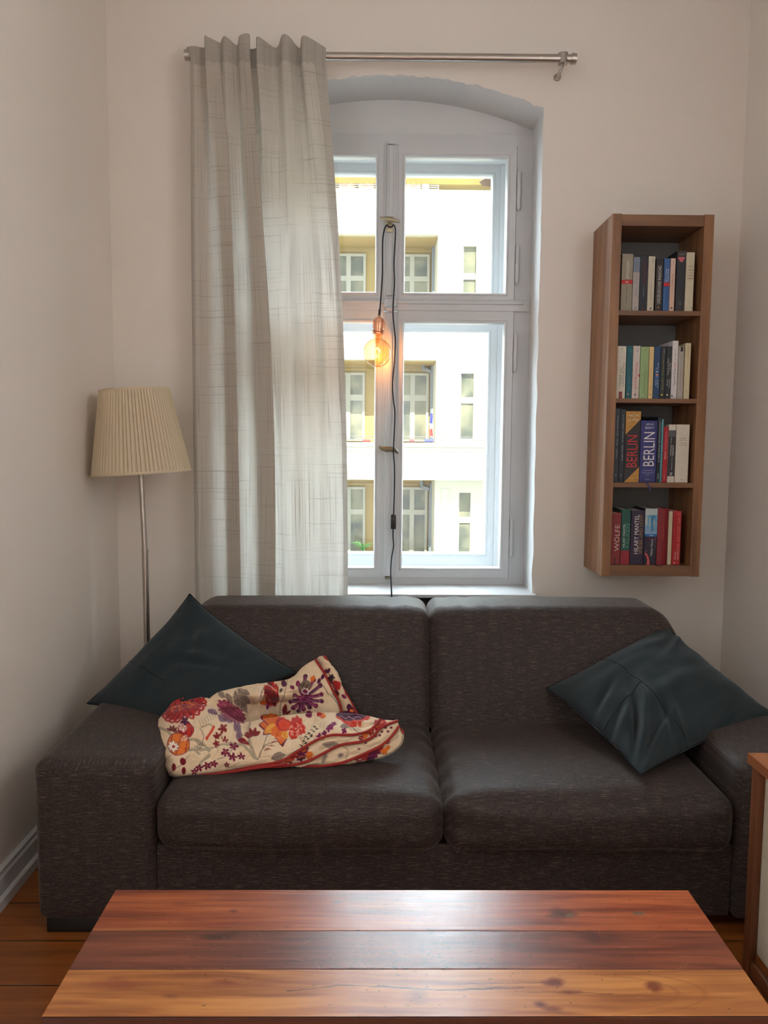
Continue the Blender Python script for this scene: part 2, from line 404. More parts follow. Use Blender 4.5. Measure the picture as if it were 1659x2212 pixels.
# astragals on the meeting stiles
for z0, z1 in ((2.066, 2.742), (.775, 2.006)):
    a = MB(); a.box(.030, .094, 3.588, 3.605, z0, z1, .003); a.box(.040, .084, 3.574, 3.590, z0+.01, z1-.004, .006, 3); a.box(.050, .072, 3.568, 3.576, z0+.012, z1-.006, .003)
    a.build('astragal', LACQ, win, smooth=True, angle=30)
k_ = MB(); k_.box(.032, .092, 3.566, 3.60, 2.026, 2.064, .006); k_.box(.044, .080, 3.556, 3.59, 2.006, 2.03, .005); k_.box(.038, .10, 3.55, 3.565, 2.012, 2.02, .003)
k_.build('transom_block', LACQ, win, smooth=True)
MB().box(.048, .078, 3.575, 3.60, 2.742, 2.756, .003).build('rod_guide', LACQ, win)
MB().box(.046, .08, 3.572, 3.60, .772, .782, .003).build('rod_guide', DARKBRASS, win)
for px, y0, y1 in ((1122, 367, 455), (1120, 530, 615), (1115, 720, 805), (1104, 1120, 1205)):
    p0 = at(px, y0, Y=3.6); p1 = at(px, y1, Y=3.6); x = .640
    MB().tube([(x, 3.596, p0.z), (x, 3.594, p0.z-.012), (x, 3.592, (p0.z+p1.z)/2-.001), (x, 3.592, (p0.z+p1.z)/2+.001), (x, 3.594, p1.z+.012), (x, 3.596, p1.z)], [.003, .0085, .008, .0095, .0085, .003], 10).build('hinge', LACQ, win)
# outer window
ow = MB(); ow.ring((OX0, OX1, .70, 2.80), (OX0+.07, OX1-.115, .80, 2.745), 3.80, 3.86)
ow.box(.02, .104, 3.79, 3.86, .80, 2.75, .005); ow.box(OX0, OX1, 3.79, 3.86, 2.02, 2.06, .005)
ow.build('outer_window_frame', LACQ, win, smooth=False)
bx = MB()
def bq(mb, *p): mb.bm.faces.new([mb.bm.verts.new(q) for q in p])
for x in (OX0+.02, OX1-.045): bq(bx, (x, 3.64, .75), (x, 3.82, .75), (x, 3.82, 2.78), (x, 3.64, 2.78))
bq(bx, (OX0, 3.64, .772), (OX1, 3.64, .772), (OX1, 3.82, .772), (OX0, 3.82, .772)); bq(bx, (OX0, 3.64, 2.765), (OX1, 3.64, 2.765), (OX1, 3.82, 2.765), (OX0, 3.82, 2.765))
bx.build('box_lining', LACQ, win, smooth=False)
for o, g in ((( .104, .600, 2.06, 2.745), (.128, .549, 2.125, 2.688)), ((.104, .600, .79, 2.02), (.128, .542, .866, 1.95)),
             ((OX0+.06, .02, 2.06, 2.745), (-.425, -.004, 2.125, 2.688)), ((OX0+.06, .02, .79, 2.02), (-.418, -.004, .866, 1.95))):
    s = MB().ring(o, g, 3.81, 3.85, .016).build('outer_sash', LACQ, win, smooth=False)
    MB().box(g[0]-.004, g[1]+.004, 3.832, 3.835, g[2]-.004, g[3]+.004).build('pane', GLASS, s, smooth=False)
# handles
hz = at(842, 480, Y=3.56)
hd = MB().box(hz.x-.016, hz.x+.016, 3.560, 3.568, hz.z-.042, hz.z+.026, .002).build('handle_plate', BRASS, win)
h = MB(); h.tube([(hz.x, 3.565, hz.z), (hz.x, 3.53, hz.z)], .010, 14)
h.tube([(hz.x-.044, 3.522, hz.z+.008), (hz.x-.02, 3.52, hz.z+.003), (hz.x, 3.518, hz.z), (hz.x+.02, 3.52, hz.z-.004), (hz.x+.044, 3.522, hz.z-.009)], [.005, .008, .011, .008, .005], 12).build('handle', BRASS, win)
hz2 = at(840, 970, Y=3.55)
h = MB(); h.tube([(hz2.x, 3.568, hz2.z), (hz2.x, 3.545, hz2.z)], .009, 12)
h.tube([(hz2.x-.045, 3.54, hz2.z+.012), (hz2.x-.036, 3.538, hz2.z+.002), (hz2.x-.015, 3.535, hz2.z-.001), (hz2.x+.012, 3.533, hz2.z-.001), (hz2.x+.032, 3.535, hz2.z-.008), (hz2.x+.042, 3.54, hz2.z-.020)], [.004, .009, .013, .012, .009, .004], 12).build('handle', DARKBRASS, win)
for wn, wx in (('added_window_2', XR+.06), ('added_window_3', XL-.06)):  # frames of the two added, unseen openings that let the fill light in
    w2 = tag(empty(wn, (wx, .35, 1.6)), kind='structure'); f2 = MB()
    for y in (-.4, .325, 1.05): f2.box(wx-.03, wx+.03, y, y+.05, 1.6, 3.0)
    for z in (1.6, 2.95): f2.box(wx-.03, wx+.03, -.4, 1.1, z, z+.05)
    f2.build('window_frame', LACQ, w2, smooth=False)

# ------------------------------------------------------------------ curtain rod
def curtain_rod():
    t = tag(empty('curtain_rod', (.0, 3.3, 2.98)), 'brushed steel curtain rod on brackets above the arched window', 'curtain rod')
    a = at(408, 119, Y=3.3); b = at(1236, 127, Y=3.3)
    MB().tube([a, b], .0165, 24).build('rod', STEEL, t)
    for p, d in ((a, -1), (b, 1)):
        MB().tube([p+Vector((-.004*d, 0, 0)), p+Vector((.004*d, 0, 0)), p+Vector((.004*d, 0, 0)), p+Vector((.016*d, 0, 0))], [.022, .022, .0205, .0205], 24).build('end_cap', STEEL, t)
    c = at(1216, 127, Y=3.3)
    for x in (c.x, a.x+.012):
        m = MB(); m.tube([(x, 3.3, c.z+.02), (x, 3.3, c.z-.02)], .021, 20); m.tube([(x, 3.3, c.z-.018), (x, 3.305, c.z-.026), (x, 3.37, c.z-.030), (x, 3.398, c.z-.030)], .007, 12); m.tube([(x, 3.390, c.z-.03), (x, 3.3985, c.z-.03)], .014, 20)
        m.build('bracket', STEEL, t)
curtain_rod()

# ------------------------------------------------------------------ curtain
def linen():
    t = NT('white_linen'); uv = t.n('ShaderNodeUVMap'); s = t.n('ShaderNodeSeparateXYZ'); t.l(uv.outputs[0], s.inputs[0])
    def lines(a, f, seed, thr):
        c = t.n('ShaderNodeCombineXYZ'); t.l(t.math('MULTIPLY', s.outputs[a], f), c.inputs[0]); t.l(t.math('MULTIPLY', s.outputs[1-a], 2.2), c.inputs[1]); c.inputs[2].default_value = seed
        return t.ramp(t.noise(c.outputs[0], 1, 1, .5), [(thr, (0, 0, 0)), (thr+.07, (1, 1, 1))])
    l = t.math('MAXIMUM', lines(0, 230, 2, .60), lines(1, 150, 9, .63))
    fine = t.math('ADD', t.math('MULTIPLY', lines(0, 600, 4, .45), .5), t.math('MULTIPLY', lines(1, 600, 6, .45), .5))
    at_ = t.n('ShaderNodeAttribute', attribute_name='dens'); dens = at_.outputs['Fac']
    th = t.math('ADD', t.math('MULTIPLY', l, .62), t.math('MULTIPLY', fine, .15)); th = t.math('MINIMUM', t.math('ADD', th, t.math('MULTIPLY', dens, .7)), .95)
    t.t.nodes.remove(t.b)
    di = t.n('ShaderNodeBsdfDiffuse'); di.inputs[0].default_value = (.80, .72, .62, 1)
    tl = t.n('ShaderNodeBsdfTranslucent'); t.l(t.mix(th, (.46, .43, .39, 1), (.05, .043, .036, 1)), tl.inputs[0])
    m1 = t.n('ShaderNodeMixShader'); m1.inputs[0].default_value = .58; t.l(di.outputs[0], m1.inputs[1]); t.l(tl.outputs[0], m1.inputs[2])
    tr = t.n('ShaderNodeBsdfTransparent'); m2 = t.n('ShaderNodeMixShader'); t.l(t.math('MULTIPLY', t.math('SUBTRACT', 1.0, th), .02), m2.inputs[0]); t.l(m1.outputs[0], m2.inputs[1]); t.l(tr.outputs[0], m2.inputs[2]); t.l(m2.outputs[0], t.out.inputs[0])
    return t.m
def curtain():
    bot = [(425, 0), (436, -8), (462, 15), (485, -5), (505, -30), (527, -42), (522, -22), (506, 0), (514, 18), (538, 12), (557, -20), (597, -38), (592, -14), (566, 8), (578, 22), (604, 18), (617, -12), (640, -26), (665, -4), (690, -22), (715, -4), (735, -16), (752, -4)]
    topx = [415, 425, 446, 450, 458, 486, 481, 478, 492, 515, 524, 545, 541, 536, 556, 562, 598, 614, 629, 648, 655, 668, 705]
    topy = [0, -4, 4, -40, -38, -10, 5, 0, -42, -8, -40, -44, -6, 6, 4, -42, 2, -46, -46, 2, -44, -46, -2]
    toph = [110, 110, 110, 97, 99, 108, 112, 110, 97, 108, 95, 93, 108, 112, 110, 97, 110, 94, 97, 110, 97, 97, 110]
    nu, nv = 420, 300
    u = np.linspace(0, 1, nu); B = cr(np.array(bot, float), u); T = cr(np.stack([topx, topy, toph], 1), u)
    z0 = .16
    P = np.zeros((nv, nu, 3)); UV = np.zeros((nv, nu, 2)); dens = np.zeros((nv, nu))
    Xt = np.array([at(p, 150, Y=3.3).x for p in T[:, 0]]); Xb = np.array([at(p, 1295, Y=3.3).x for p in B[:, 0]])
    zt = np.array([at(560, p, Y=3.3).z for p in T[:, 2]])
    arc = np.concatenate([[0], np.cumsum(np.hypot(np.diff(Xb), np.diff(B[:, 1]/1000)))])
    for i in range(nv):
        v = i/(nv-1); z = zt+(z0-zt)*v
        t = np.clip((2.93-z)/2.2, 0, 1.25); wx = 1-np.maximum(1-t, 0)**2.2; wy = np.clip((2.97-z)/.9, 0, 1); wy = wy*wy*(3-2*wy)
        x = Xt*(1-wx)+Xb*wx
        y = 3.270+(T[:, 1]*(1-wy)*.85+B[:, 1]*wy)/1000
        y = y+.006*np.sin(u*31+z*1.3)*wy+.008*(fbm(u*14+3, z*1.1+5, 7)-.5)*wy
        x = x+.006*np.sin(z*2.1+u*9)*np.sin(u*PI)*wy
        P[i, :, 0] = x; P[i, :, 1] = y; P[i, :, 2] = z
        UV[i, :, 0] = arc*1.15; UV[i, :, 1] = z
        zz = z
        dens[i] = np.where(zz > 2.925, .9, 0)
        dens[i] = np.maximum(dens[i], np.where(arc < .022, .75, 0)); dens[i] = np.maximum(dens[i], np.where(arc > arc[-1]-.020, .75, 0))
    o = np_mesh('curtain', P, linen(), uv=UV, attr={'dens': dens})
    tag(o, 'sheer off-white linen curtain hanging in folds over half the arched window', 'curtain')
curtain()

# ------------------------------------------------------------------ floor lamp
def floor_lamp():
    t = tag(empty('floor_lamp', (-.925, 3.1, 0)), 'floor lamp with cream pleated shade and thin steel pole beside the curtain', 'floor lamp')
    b = Vector((-.922, 3.1, 0)); top = at(304, 1015, Y=3.1); j1 = at(313, 1188, Y=3.1); j2 = at(318, 1395, Y=3.1)
    MB().lathe([(0, 0), (.135, 0), (.14, .006), (.135, .02), (.03, .026), (.012, .05), (0, .05)], 40, b).build('base', STEEL, t)
    MB().tube([b+Vector((0, 0, .03)), j2, j1], .0125, 16).build('pole', STEEL, t)
    MB().tube([j1, top, top+(top-j1).normalized()*.12], .0105, 16).build('pole', STEEL, t)
    for j in (j1, j2): MB().tube([j+Vector((0, 0, -.004)), j+Vector((0, 0, .004))], .0145, 16).build('collar', STEEL, t)
    cb = (at(204, 1028, Y=3.1)+at(409, 1018, Y=3.1))/2; ct = (at(218, 843, Y=3.1)+at(363, 840, Y=3.1))/2
    ax_ = (ct-cb); Hh = ax_.length; q = Vector((0, 0, 1)).rotation_difference(ax_.normalized()).to_matrix()
    rb, rt = .190, .132; n = 74*6
    def pl(a, z):
        f = (a*74/(2*PI)) % 1
        return (.0035 if f < .72 else -.0035)*(1 if .012 < z < Hh-.012 else .2)
    sh = NT('cream_shade_cloth'); sh.set(Base_Color=(.80, .70, .52, 1), Roughness=.85, Subsurface_Weight=0.0); sh.b.inputs['Transmission Weight'].default_value = 0
    nz = sh.noise(sh.coords((1, 1, 1)), 300, 2); sh.set(Base_Color=sh.mix(nz, (.74, .63, .46, 1), (.84, .74, .57, 1)))
    trl = sh.n('ShaderNodeBsdfTranslucent'); trl.inputs[0].default_value = (.85, .72, .48, 1); mx = sh.n('ShaderNodeMixShader'); mx.inputs[0].default_value = .35
    sh.l(sh.b.outputs[0], mx.inputs[1]); sh.l(trl.outputs[0], mx.inputs[2]); sh.l(mx.outputs[0], sh.out.inputs[0])
    s = MB().lathe([(rb+(rt-rb)*k/20, Hh*k/20) for k in range(21)], n, cb, pl, q).build('shade', sh.m, t, angle=25)
    for z, r in ((.0, rb), (Hh, rt)):
        d = .010 if z == 0 else -.010
        MB().lathe([(r+.004, z), (r+.0045, z+d*.5), (r+.003, z+d), (r-.003, z+d), (r-.004, z), (r+.004, z)], 96, cb, None, q).build('shade_rim', sh.m, s)
    MB().tube([top+Vector((0, 0, .02)), top+Vector((0, 0, .09))], .02, 16).build('socket', STEEL, t)
floor_lamp()

# ------------------------------------------------------------------ sofa
def soft_box(mb, lo, hi, r, puff=(0, 0, 0), n=26, fn=None):
    lo = Vector(lo); hi = Vector(hi); c = (lo+hi)/2; hs = (hi-lo)/2
    lo2 = Vector([min(lo[k]+r, c[k]) for k in range(3)]); hi2 = Vector([max(hi[k]-r, c[k]) for k in range(3)])
    def wp(a):   # spend more samples on the rounded rim
        return math.copysign(abs(a)**.72, a)
    for axn in range(3):
        for sgn in (-1, 1):
            rows = []
            for i in range(n+1):
                row = []
                for j in range(n+1):
                    g = [0, 0, 0]; g[axn] = sgn; g[(axn+1) % 3] = wp(-1+2*i/n); g[(axn+2) % 3] = wp(-1+2*j/n)
                    p = Vector([c[k]+hs[k]*g[k] for k in range(3)])
                    q = Vector([min(max(p[k], lo2[k]), hi2[k]) for k in range(3)]); d = p-q
                    if d.length > 1e-9:
                        d.normalize(); p = q+d*r
                    for k in range(3):
                        a, b = g[(k+1) % 3], g[(k+2) % 3]
                        s_ = (p[k]-c[k])/hs[k]
                        p[k] += s_*puff[k]*(1-a*a)**.7*(1-b*b)**.7
                    if fn: p = fn(p)
                    row.append(p)
                rows.append(row)
            mb.grid(rows)
    return mb
SY = 2.09
def sofa():
    t = tag(empty('sofa', (.2, 2.5, 0)), 'dark brown heathered two-seat sofa with wide arms below the window', 'sofa')
    def wr(p, a=.004, f=5, s=0):
        return p+Vector((0, 0, noise.noise(Vector((p.x*f+s, p.y*f, p.z*f)))*a))
    for i, (x0, x1, s) in enumerate(((-.618, .2, 0), (.2, 1.032, 9))):
        def fn(p, s=s, x0=x0, x1=x1):
            q = wr(p, .006, 4, s)
            if p.z > .36:                         # pulls towards the seam, sat-in middle
                u = (p.x-x0)/(x1-x0); q.z -= .010*math.exp(-((u-.5)/.25)**2)*math.exp(-((p.y-2.45)/.16)**2)
                e = abs(p.x-.2); q.z += .007*math.sin(p.y*55+noise.noise(p*9)*2)*math.exp(-(e/.05)**2)
            if p.y < SY+.1: q.y += .005*noise.noise(Vector((p.x*6, p.z*14, s)))
            return q
        soft_box(MB(), (x0+.002, SY-.015, .243), (x1-.002, 2.72, .415), .055, (.006, .018, .022), 34, fn).build('seat_cushion', SOFA, t, weld=.0002, angle=80)
    for x0, x1, s in ((-.665, .1995, 0), (.2005, 1.065, 5)):
        out = -1 if s == 0 else 1
        def fn(p, s=s, out=out, x0=x0, x1=x1):
            q = p.copy()
            q.y += (p.z-.42)*.34
            k = (p.x-x0)/(x1-x0); k = 1-k if out < 0 else k
            q.x += out*max(0, .80-p.z)*.50*k*k
            q.y += .006*noise.noise(Vector((p.x*4, p.z*5, s)))
            if p.z > .74: q.z += .003*math.sin(p.x*70+s)*math.exp(-((k-.15)/.2)**2)
            return q
        soft_box(MB(), (x0, 2.635, .36), (x1, 2.90, .805), .05, (.004, .012, .006), 30, fn).build('back_cushion', SOFA, t, weld=.0002, angle=80)
    for x0, x1 in ((-.957, -.622), (1.036, 1.37)):
        soft_box(MB(), (x0, SY, .04), (x1, 2.98, .507), .030, (.006, .003, .006), 26, lambda p: wr(p, .004, 3)).build('armrest', SOFA_ARM, t, weld=.0002, angle=80)
    soft_box(MB(), (-.622, SY+.022, .04), (1.036, 2.95, .262), .012, (0, 0, 0), 8).build('base', SOFA, t, weld=.0002)
    soft_box(MB(), (-.95, 2.80, .06), (1.36, 2.99, .50), .03, (0, 0, 0), 10).build('back_frame', SOFA, t, weld=.0002)
    for x0, x1 in ((-.935, -.72), (1.13, 1.34)):
        for y0 in (SY+.015, 2.80): MB().box(x0, x1, y0, y0+.12, 0, .045, .003).build('foot', BLACKF, t)
sofa()

# ------------------------------------------------------------------ pillows
def pillow(label, c, T, seam, seed, wr_amp=.006, group=None):
    """c: corners a,b,c,d in order round the square (3D); T: half thickness"""
    c = [Vector(p) for p in c]; N = 72
    nrm_ = ((c[1]-c[0]).cross(c[3]-c[0])+(c[2]-c[1]).cross(c[0]-c[1])*-1).normalized()
    nrm_ = ((c[2]-c[0]).cross(c[3]-c[1])).normalized()
    if nrm_.y > 0: nrm_ = -nrm_
    def pt(u, v, side):
        pu = .035*(1-abs(2*v-1)**2.5)*(1 if u < .5 else -1)*(abs(2*u-1)**3); pv = .035*(1-abs(2*u-1)**2.5)*(1 if v < .5 else -1)*(abs(2*v-1)**3)
        uu, vv = u+pu, v+pv
        p = c[0]*(1-uu)*(1-vv)+c[1]*uu*(1-vv)+c[2]*uu*vv+c[3]*(1-uu)*vv
        e = (1-(2*u-1)**2)*(1-(2*v-1)**2)
        h = T*e**.55
        wv = noise.noise(Vector((u*3.3+seed, v*3.3, side)))*wr_amp*2.2*e**.5+noise.noise(Vector((u*9+seed, v*4, 3+side)))*wr_amp*e**.4
        cr_ = 0
        for (cu, cv, du, dv, am, wd) in CREASE.get(seed, ()):
            d = (u-cu)*dv-(v-cv)*du; l = (u-cu)*du+(v-cv)*dv
            cr_ += -am*math.exp(-(d/wd)**2)*math.exp(-(l/.16)**2)+am*.8*math.exp(-((d-wd*2)/wd)**2)*math.exp(-(l/.16)**2)
        return p+nrm_*side*h+nrm_*(wv+cr_*(side > 0))
    mb = MB()
    for side in (1, -1): mb.grid([[pt(i/N, j/N, side) for j in range(N+1)] for i in range(N+1)])
    o = mb.build('throw_pillow', FELT, None, weld=.0004, angle=120)
    tag(o, label, 'pillow', group)
    # sewn seams lie on the cloth
    for path in seam:
        q = []
        for k in range(len(path)-1):
            for s in range(14):
                a = s/14; u = path[k][0]*(1-a)+path[k+1][0]*a; v = path[k][1]*(1-a)+path[k+1][1]*a; q.append(pt(u, v, 1)+nrm_*.0004)
        q.append(pt(*path[-1], 1))
        MB().tube(q, .0019, 6).build('seam', FELT_SEAM, o)
    rim = [pt(k/40, 0, 1) for k in range(40)]+[pt(1, k/40, 1) for k in range(40)]+[pt(1-k/40, 1, 1) for k in range(40)]+[pt(0, 1-k/40, 1) for k in range(41)]
    MB().tube(rim, .0026, 6, False).build('edge_seam', FELT_SEAM, o)
    return o
CREASE = {3: [(.66, .80, .8, .5, .016, .022), (.74, .86, .7, .6, .018, .020), (.60, .90, .6, .8, .014, .022), (.84, .80, .5, .8, .014, .02), (.55, .72, .85, .4, .012, .025), (.40, .86, .5, .85, .012, .025), (.80, .66, .9, .3, .012, .022), (.18, .12, .5, .8, .010, .025), (.9, .3, .4, .9, .010, .03)],
          11: [(.35, .30, .7, .7, .010, .035), (.55, .45, .9, -.4, .010, .035), (.62, .30, .4, .9, .008, .03)]}
# the pillow lying over the left arm: top, right, bottom, left corner
pillow('dark charcoal felt pillow leaning behind the floral quilt', [at(410, 1283, Y=2.76), at(640, 1452, Y=2.66), Vector((-.60, 2.40, .47)), at(188, 1520, Y=2.63)], .082,
       [[(.02, .63), (.28, .66)], [(.28, .66), (.5, .68)]], 11)
pillow('dark charcoal felt pillow with crossing seams, away from the quilt', [at(1436, 1348, Y=2.775), at(1672, 1543, Y=2.50), at(1384, 1673, Z=.452), at(1180, 1487, Y=2.655)], .085,
       [[(.0, .60), (.3, .60), (.6, .62), (1.0, .66)][::1], [(.47, .61), (.52, .80), (.60, .995)]], 3, .008)

# ------------------------------------------------------------------ floral quilt
class Cloth:
    """colours of the printed cloth as a function of cloth coordinates (x, y)"""
    def __init__(s, x, y):
        s.x, s.y = x, y; n = fbm(x*.35, y*.35, 3)
        s.c = np.stack([.84+.05*n, .735+.05*n, .60+.05*n], -1)
    def put(s, m, col, a=1.0):
        m = np.clip(m, 0, 1)*a; s.c = s.c*(1-m[..., None])+np.array(col)*m[..., None]
    def loc(s, cx, cy, rot=0):
        r = math.radians(rot); dx, dy = s.x-cx, s.y-cy
        return dx*math.cos(r)+dy*math.sin(r), -dx*math.sin(r)+dy*math.cos(r)
    def ell(s, cx, cy, a, b, rot=0, soft=1.0):
        u, v = s.loc(cx, cy, rot); d = (1-np.hypot(u/a, v/b))*min(a, b); return np.clip(d/soft+.5, 0, 1)
    def star(s, cx, cy, r, n, col, depth=.45, rot=0, edge=None, pw=1.0):
        u, v = s.loc(cx, cy, rot); th = np.arctan2(v, u); rr = r*(1-depth+depth*np.abs(np.cos(th*n/2))**pw); d = rr-np.hypot(u, v)
        if edge is not None: s.put(np.clip(d+1.6, 0, 1), edge)
        s.put(np.clip(d+.5, 0, 1), col); return d, th, np.hypot(u, v)
    def line(s, pts, w, col, a=1.0):
        pts = np.array(pts, float); t = np.linspace(0, 1, 14*len(pts)); q = cr(pts, t); best = np.full(s.x.shape, 1e9)
        x0, y0 = q.min(0)-6; x1, y1 = q.max(0)+6; m = (s.x > x0) & (s.x < x1) & (s.y > y0) & (s.y < y1)
        if not m.any(): return
        X, Y = s.x[m], s.y[m]; bb_ = np.full(X.shape, 1e9)
        for A, B in zip(q, q[1:]):
            d = B-A; L = d@d+1e-9; k = np.clip(((X-A[0])*d[0]+(Y-A[1])*d[1])/L, 0, 1); bb_ = np.minimum(bb_, np.hypot(X-A[0]-k*d[0], Y-A[1]-k*d[1]))
        best[m] = bb_; s.put(np.clip(w/2-best+.5, 0, 1), col, a)
    def leaf(s, cx, cy, L, rot, col, wd=.32, vein=None):
        u, v = s.loc(cx, cy, rot); k = u/L; half = wd*L*np.sin(np.clip(k, 0, 1)*PI)**.8; d = np.where((k > 0) & (k < 1), half-np.abs(v), -9)
        s.put(np.clip(d+.5, 0, 1), col)
        if vein is not None: s.put(np.clip(.9-np.abs(v), 0, 1)*(d > 0), vein, .8); s.put((np.abs(np.sin(k*18+np.abs(v)*.35)) < .25)*(d > .5), vein, .5)
def print_cloth(x, y):
    K = Cloth(x, y)
    RED = (.66, .13, .12); DRED = (.42, .06, .08); MAG = (.45, .08, .26); PUR = (.30, .05, .22); ORA = (.86, .42, .12); YEL = (.9, .62, .2); WHI = (.9, .84, .78); GRY = (.50, .43, .38); DGR = (.30, .25, .22); STEM = (.66, .60, .50)
    # stems
    for p in ([(345, 1572), (362, 1580), (378, 1598)], [(405, 1600), (425, 1598), (446, 1612), (452, 1622)], [(410, 1622), (450, 1616), (490, 1603), (525, 1610), (548, 1632)], [(452, 1630), (435, 1645), (430, 1660)], [(540, 1562), (536, 1590), (548, 1625), (556, 1640)]):
        K.line(p, 5.5, DGR, .55); K.line(p, 4, STEM)
    for p in ([(432, 1620), (440, 1590), (432, 1572), (450, 1565), (462, 1570)], [(556, 1640), (572, 1612), (590, 1606)], [(560, 1632), (575, 1600), (578, 1590)], [(500, 1600), (485, 1592), (478, 1580)], [(470, 1640), (490, 1635), (505, 1612)], [(365, 1672), (380, 1660), (396, 1648)], [(604, 1560), (606, 1525), (614, 1500), (620, 1470)], [(740, 1560), (760, 1570), (775, 1580)], [(690, 1470), (700, 1480), (712, 1500)], [(600, 1640), (640, 1620), (655, 1600), (660, 1580)], [(725, 1640), (730, 1620), (745, 1612)]):
        K.line(p, 1.2, DGR, .9)
    for k in range(9): K.line([(470-k*5, 1532+k*3), (476-k*5, 1545+k*3)], .9, GRY, .8)
    for k in range(12): K.leaf(650+k*3, 1612-k*4, 8, 200 if k % 2 else -20, DGR, .22)
    for k in range(10): K.leaf(470+k*4.5, 1548-abs(k-5), 7, 60+k*8, GRY, .2)
    # gray speckled leaves
    for cx, cy, L, r in ((470, 1492, 22, 40), (488, 1496, 26, 60), (508, 1492, 34, 75), (512, 1490, 30, 20), (515, 1502, 34, 40), (520, 1515, 28, 60), (697, 1600, 30, 20), (735, 1575, 26, -20), (585, 1640, 34, -20), (760, 1600, 26, 10)):
        K.leaf(cx, cy, L, r, (.56, .48, .42), .27, DGR)
    for cx, cy, r in ((448, 1534, 20), (470, 1545, 30), (505, 1562, 50), (515, 1575, 80), (486, 1553, 10)):
        K.leaf(cx, cy, 24, r, (.52, .42, .46), .3, PUR)
    # red carnation
    for k in range(15):
        a = math.radians(-38+k*20); cx = 398+46*math.cos(a)*.95; cy = 1529+22*math.sin(a); cx, cy = 398+(cx-398)*.92+(cy-1529)*.39, 1529+(cy-1529)*.92-(cx-398)*.39
        K.put(K.ell(cx, cy, 8.5, 7.5), RED); K.put(K.ell(cx, cy, 3.2, 3.0), WHI); K.put(K.ell(cx, cy, 1.5, 1.4), RED)
    K.put(K.ell(398, 1529, 44, 21, -23), RED); u, v = K.loc(398, 1529, -23); m = K.ell(396, 1525, 30, 13, -23)
    K.put(K.ell(398, 1529, 44, 21, -23)*(np.sin(np.arctan2(v*2, u)*15) > .4), DRED, .8)
    K.put(m, (.55, .12, .2)); K.put(m*(vnoise(x*.45, y*.45, 5) > .55), ORA); K.put(m*(vnoise(x*.5, y*.5, 8) > .68), PUR)
    # magenta cone flower
    m = K.ell(500, 1538, 36, 19, 38); m2 = K.ell(500, 1538, 33, 16, 38)
    K.put(np.maximum(m2, m*(np.sin(np.arctan2(*K.loc(500, 1538, 38)[::-1])*22) > -.2)), (.50, .12, .27)); u, v = K.loc(500, 1538, 38)
    s_ = np.hypot((u/7.5+.5*(np.floor(v/6) % 2)) % 1-.5, (v/6) % 1-.5); K.put(m2*(s_ < .42), (.74, .42, .48)); K.put(m2*(s_ < .22), (.42, .07, .2))
    # red tulip
    for r, L, c in ((95, 56, RED), (75, 58, DRED), (55, 52, RED), (112, 54, RED), (128, 46, (.74, .22, .14)), (40, 42, DRED)):
        K.leaf(583-L*.5*math.cos(math.radians(r))+4, 1500-L*.5*math.sin(math.radians(r)), L, r, c, .26); 
    for dx in (-14, -8, -2, 5, 11): K.line([(575+dx*1.0, 1528-abs(dx)*.5), (583+dx*1.5, 1505), (588+dx*1.2, 1482)], 1.6, (.34, .08, .10), .9)
    K.line([(566, 1485), (560, 1500), (566, 1515)], 2.4, WHI); K.line([(572, 1476), (585, 1480), (598, 1490)], 1.8, WHI, .8); K.leaf(575, 1520, 14, 150, ORA, .3); K.leaf(580, 1524, 16, 110, WHI, .25); K.leaf(581, 1522, 14, 112, MAG, .25)
    K.leaf(620, 1478, 14, 200, PUR, .4); K.leaf(628, 1480, 12, 60, MAG, .4); K.leaf(610, 1484, 10, 120, DGR, .35)
    # purple fringed flower
    for k in range(13):
        a = -100+k*27.0 if k < 9 else 60+k*25; L = 38+8*math.sin(k*2.3)
        a = [250, 275, 300, 325, 350, 12, 35, 60, 90, 112, 135, 160, 190][k]; L = [34, 46, 44, 46, 42, 40, 32, 26, 26, 30, 32, 30, 20][k]
        cx, cy = 656, 1506; ex, ey = cx+L*math.cos(math.radians(a)), cy+L*math.sin(math.radians(a))
        K.line([(cx, cy), ((cx+ex)/2, (cy+ey)/2+3), (ex, ey)], 7.0, PUR if k % 2 else MAG); K.put(K.ell(ex, ey, 5, 5), PUR if k % 2 else MAG); K.line([(cx, cy), ((cx+ex)/2+1, (cy+ey)/2+4), (ex, ey)], 1.1, (.72, .5, .56))
    K.put(K.ell(660, 1482, 12, 14, 20), (.55, .46, .36)); K.put(K.ell(660, 1482, 12, 14, 20)*(vnoise(x*.8, y*.8, 2) > .5), DGR); K.star(662, 1494, 9, 7, WHI, .3); K.star(662, 1494, 6, 7, MAG, .3); K.leaf(672, 1472, 16, -60, ORA, .3)
    # pomegranates
    K.put(K.ell(402, 1577, 17.5, 17), (.40, .06, .16)); K.put(K.ell(402, 1577, 16, 15.5), (.70, .16, .12))
    u, v = K.loc(402, 1577); K.put(K.ell(402, 1577, 15.5, 15)*(np.abs(np.sin(u/16*4.5)) < .22), (.38, .05, .15)); K.put(K.ell(396, 1573, 9, 10)*(vnoise(x*.9, y*.9, 4) > .45), WHI); K.star(400, 1561, 10, 5, PUR, .6, 18)
    K.put(K.ell(386, 1608, 24, 25), (.40, .08, .22)); K.put(K.ell(386, 1608, 22.5, 23.5), (.84, .45, .18)); u, v = K.loc(386, 1608, 15); K.put(K.ell(386, 1608, 22, 23)*(np.abs(np.sin(u/22*4)) < .16), (.5, .1, .2)); K.put(K.ell(398, 1595, 8, 8)*(vnoise(x*.9, y*.9, 6) > .5), WHI, .8)
    K.star(375, 1613, 12, 8, WHI, .42, 0, (.35, .06, .1)); K.put(K.ell(375, 1613, 3.6, 3.6), RED)
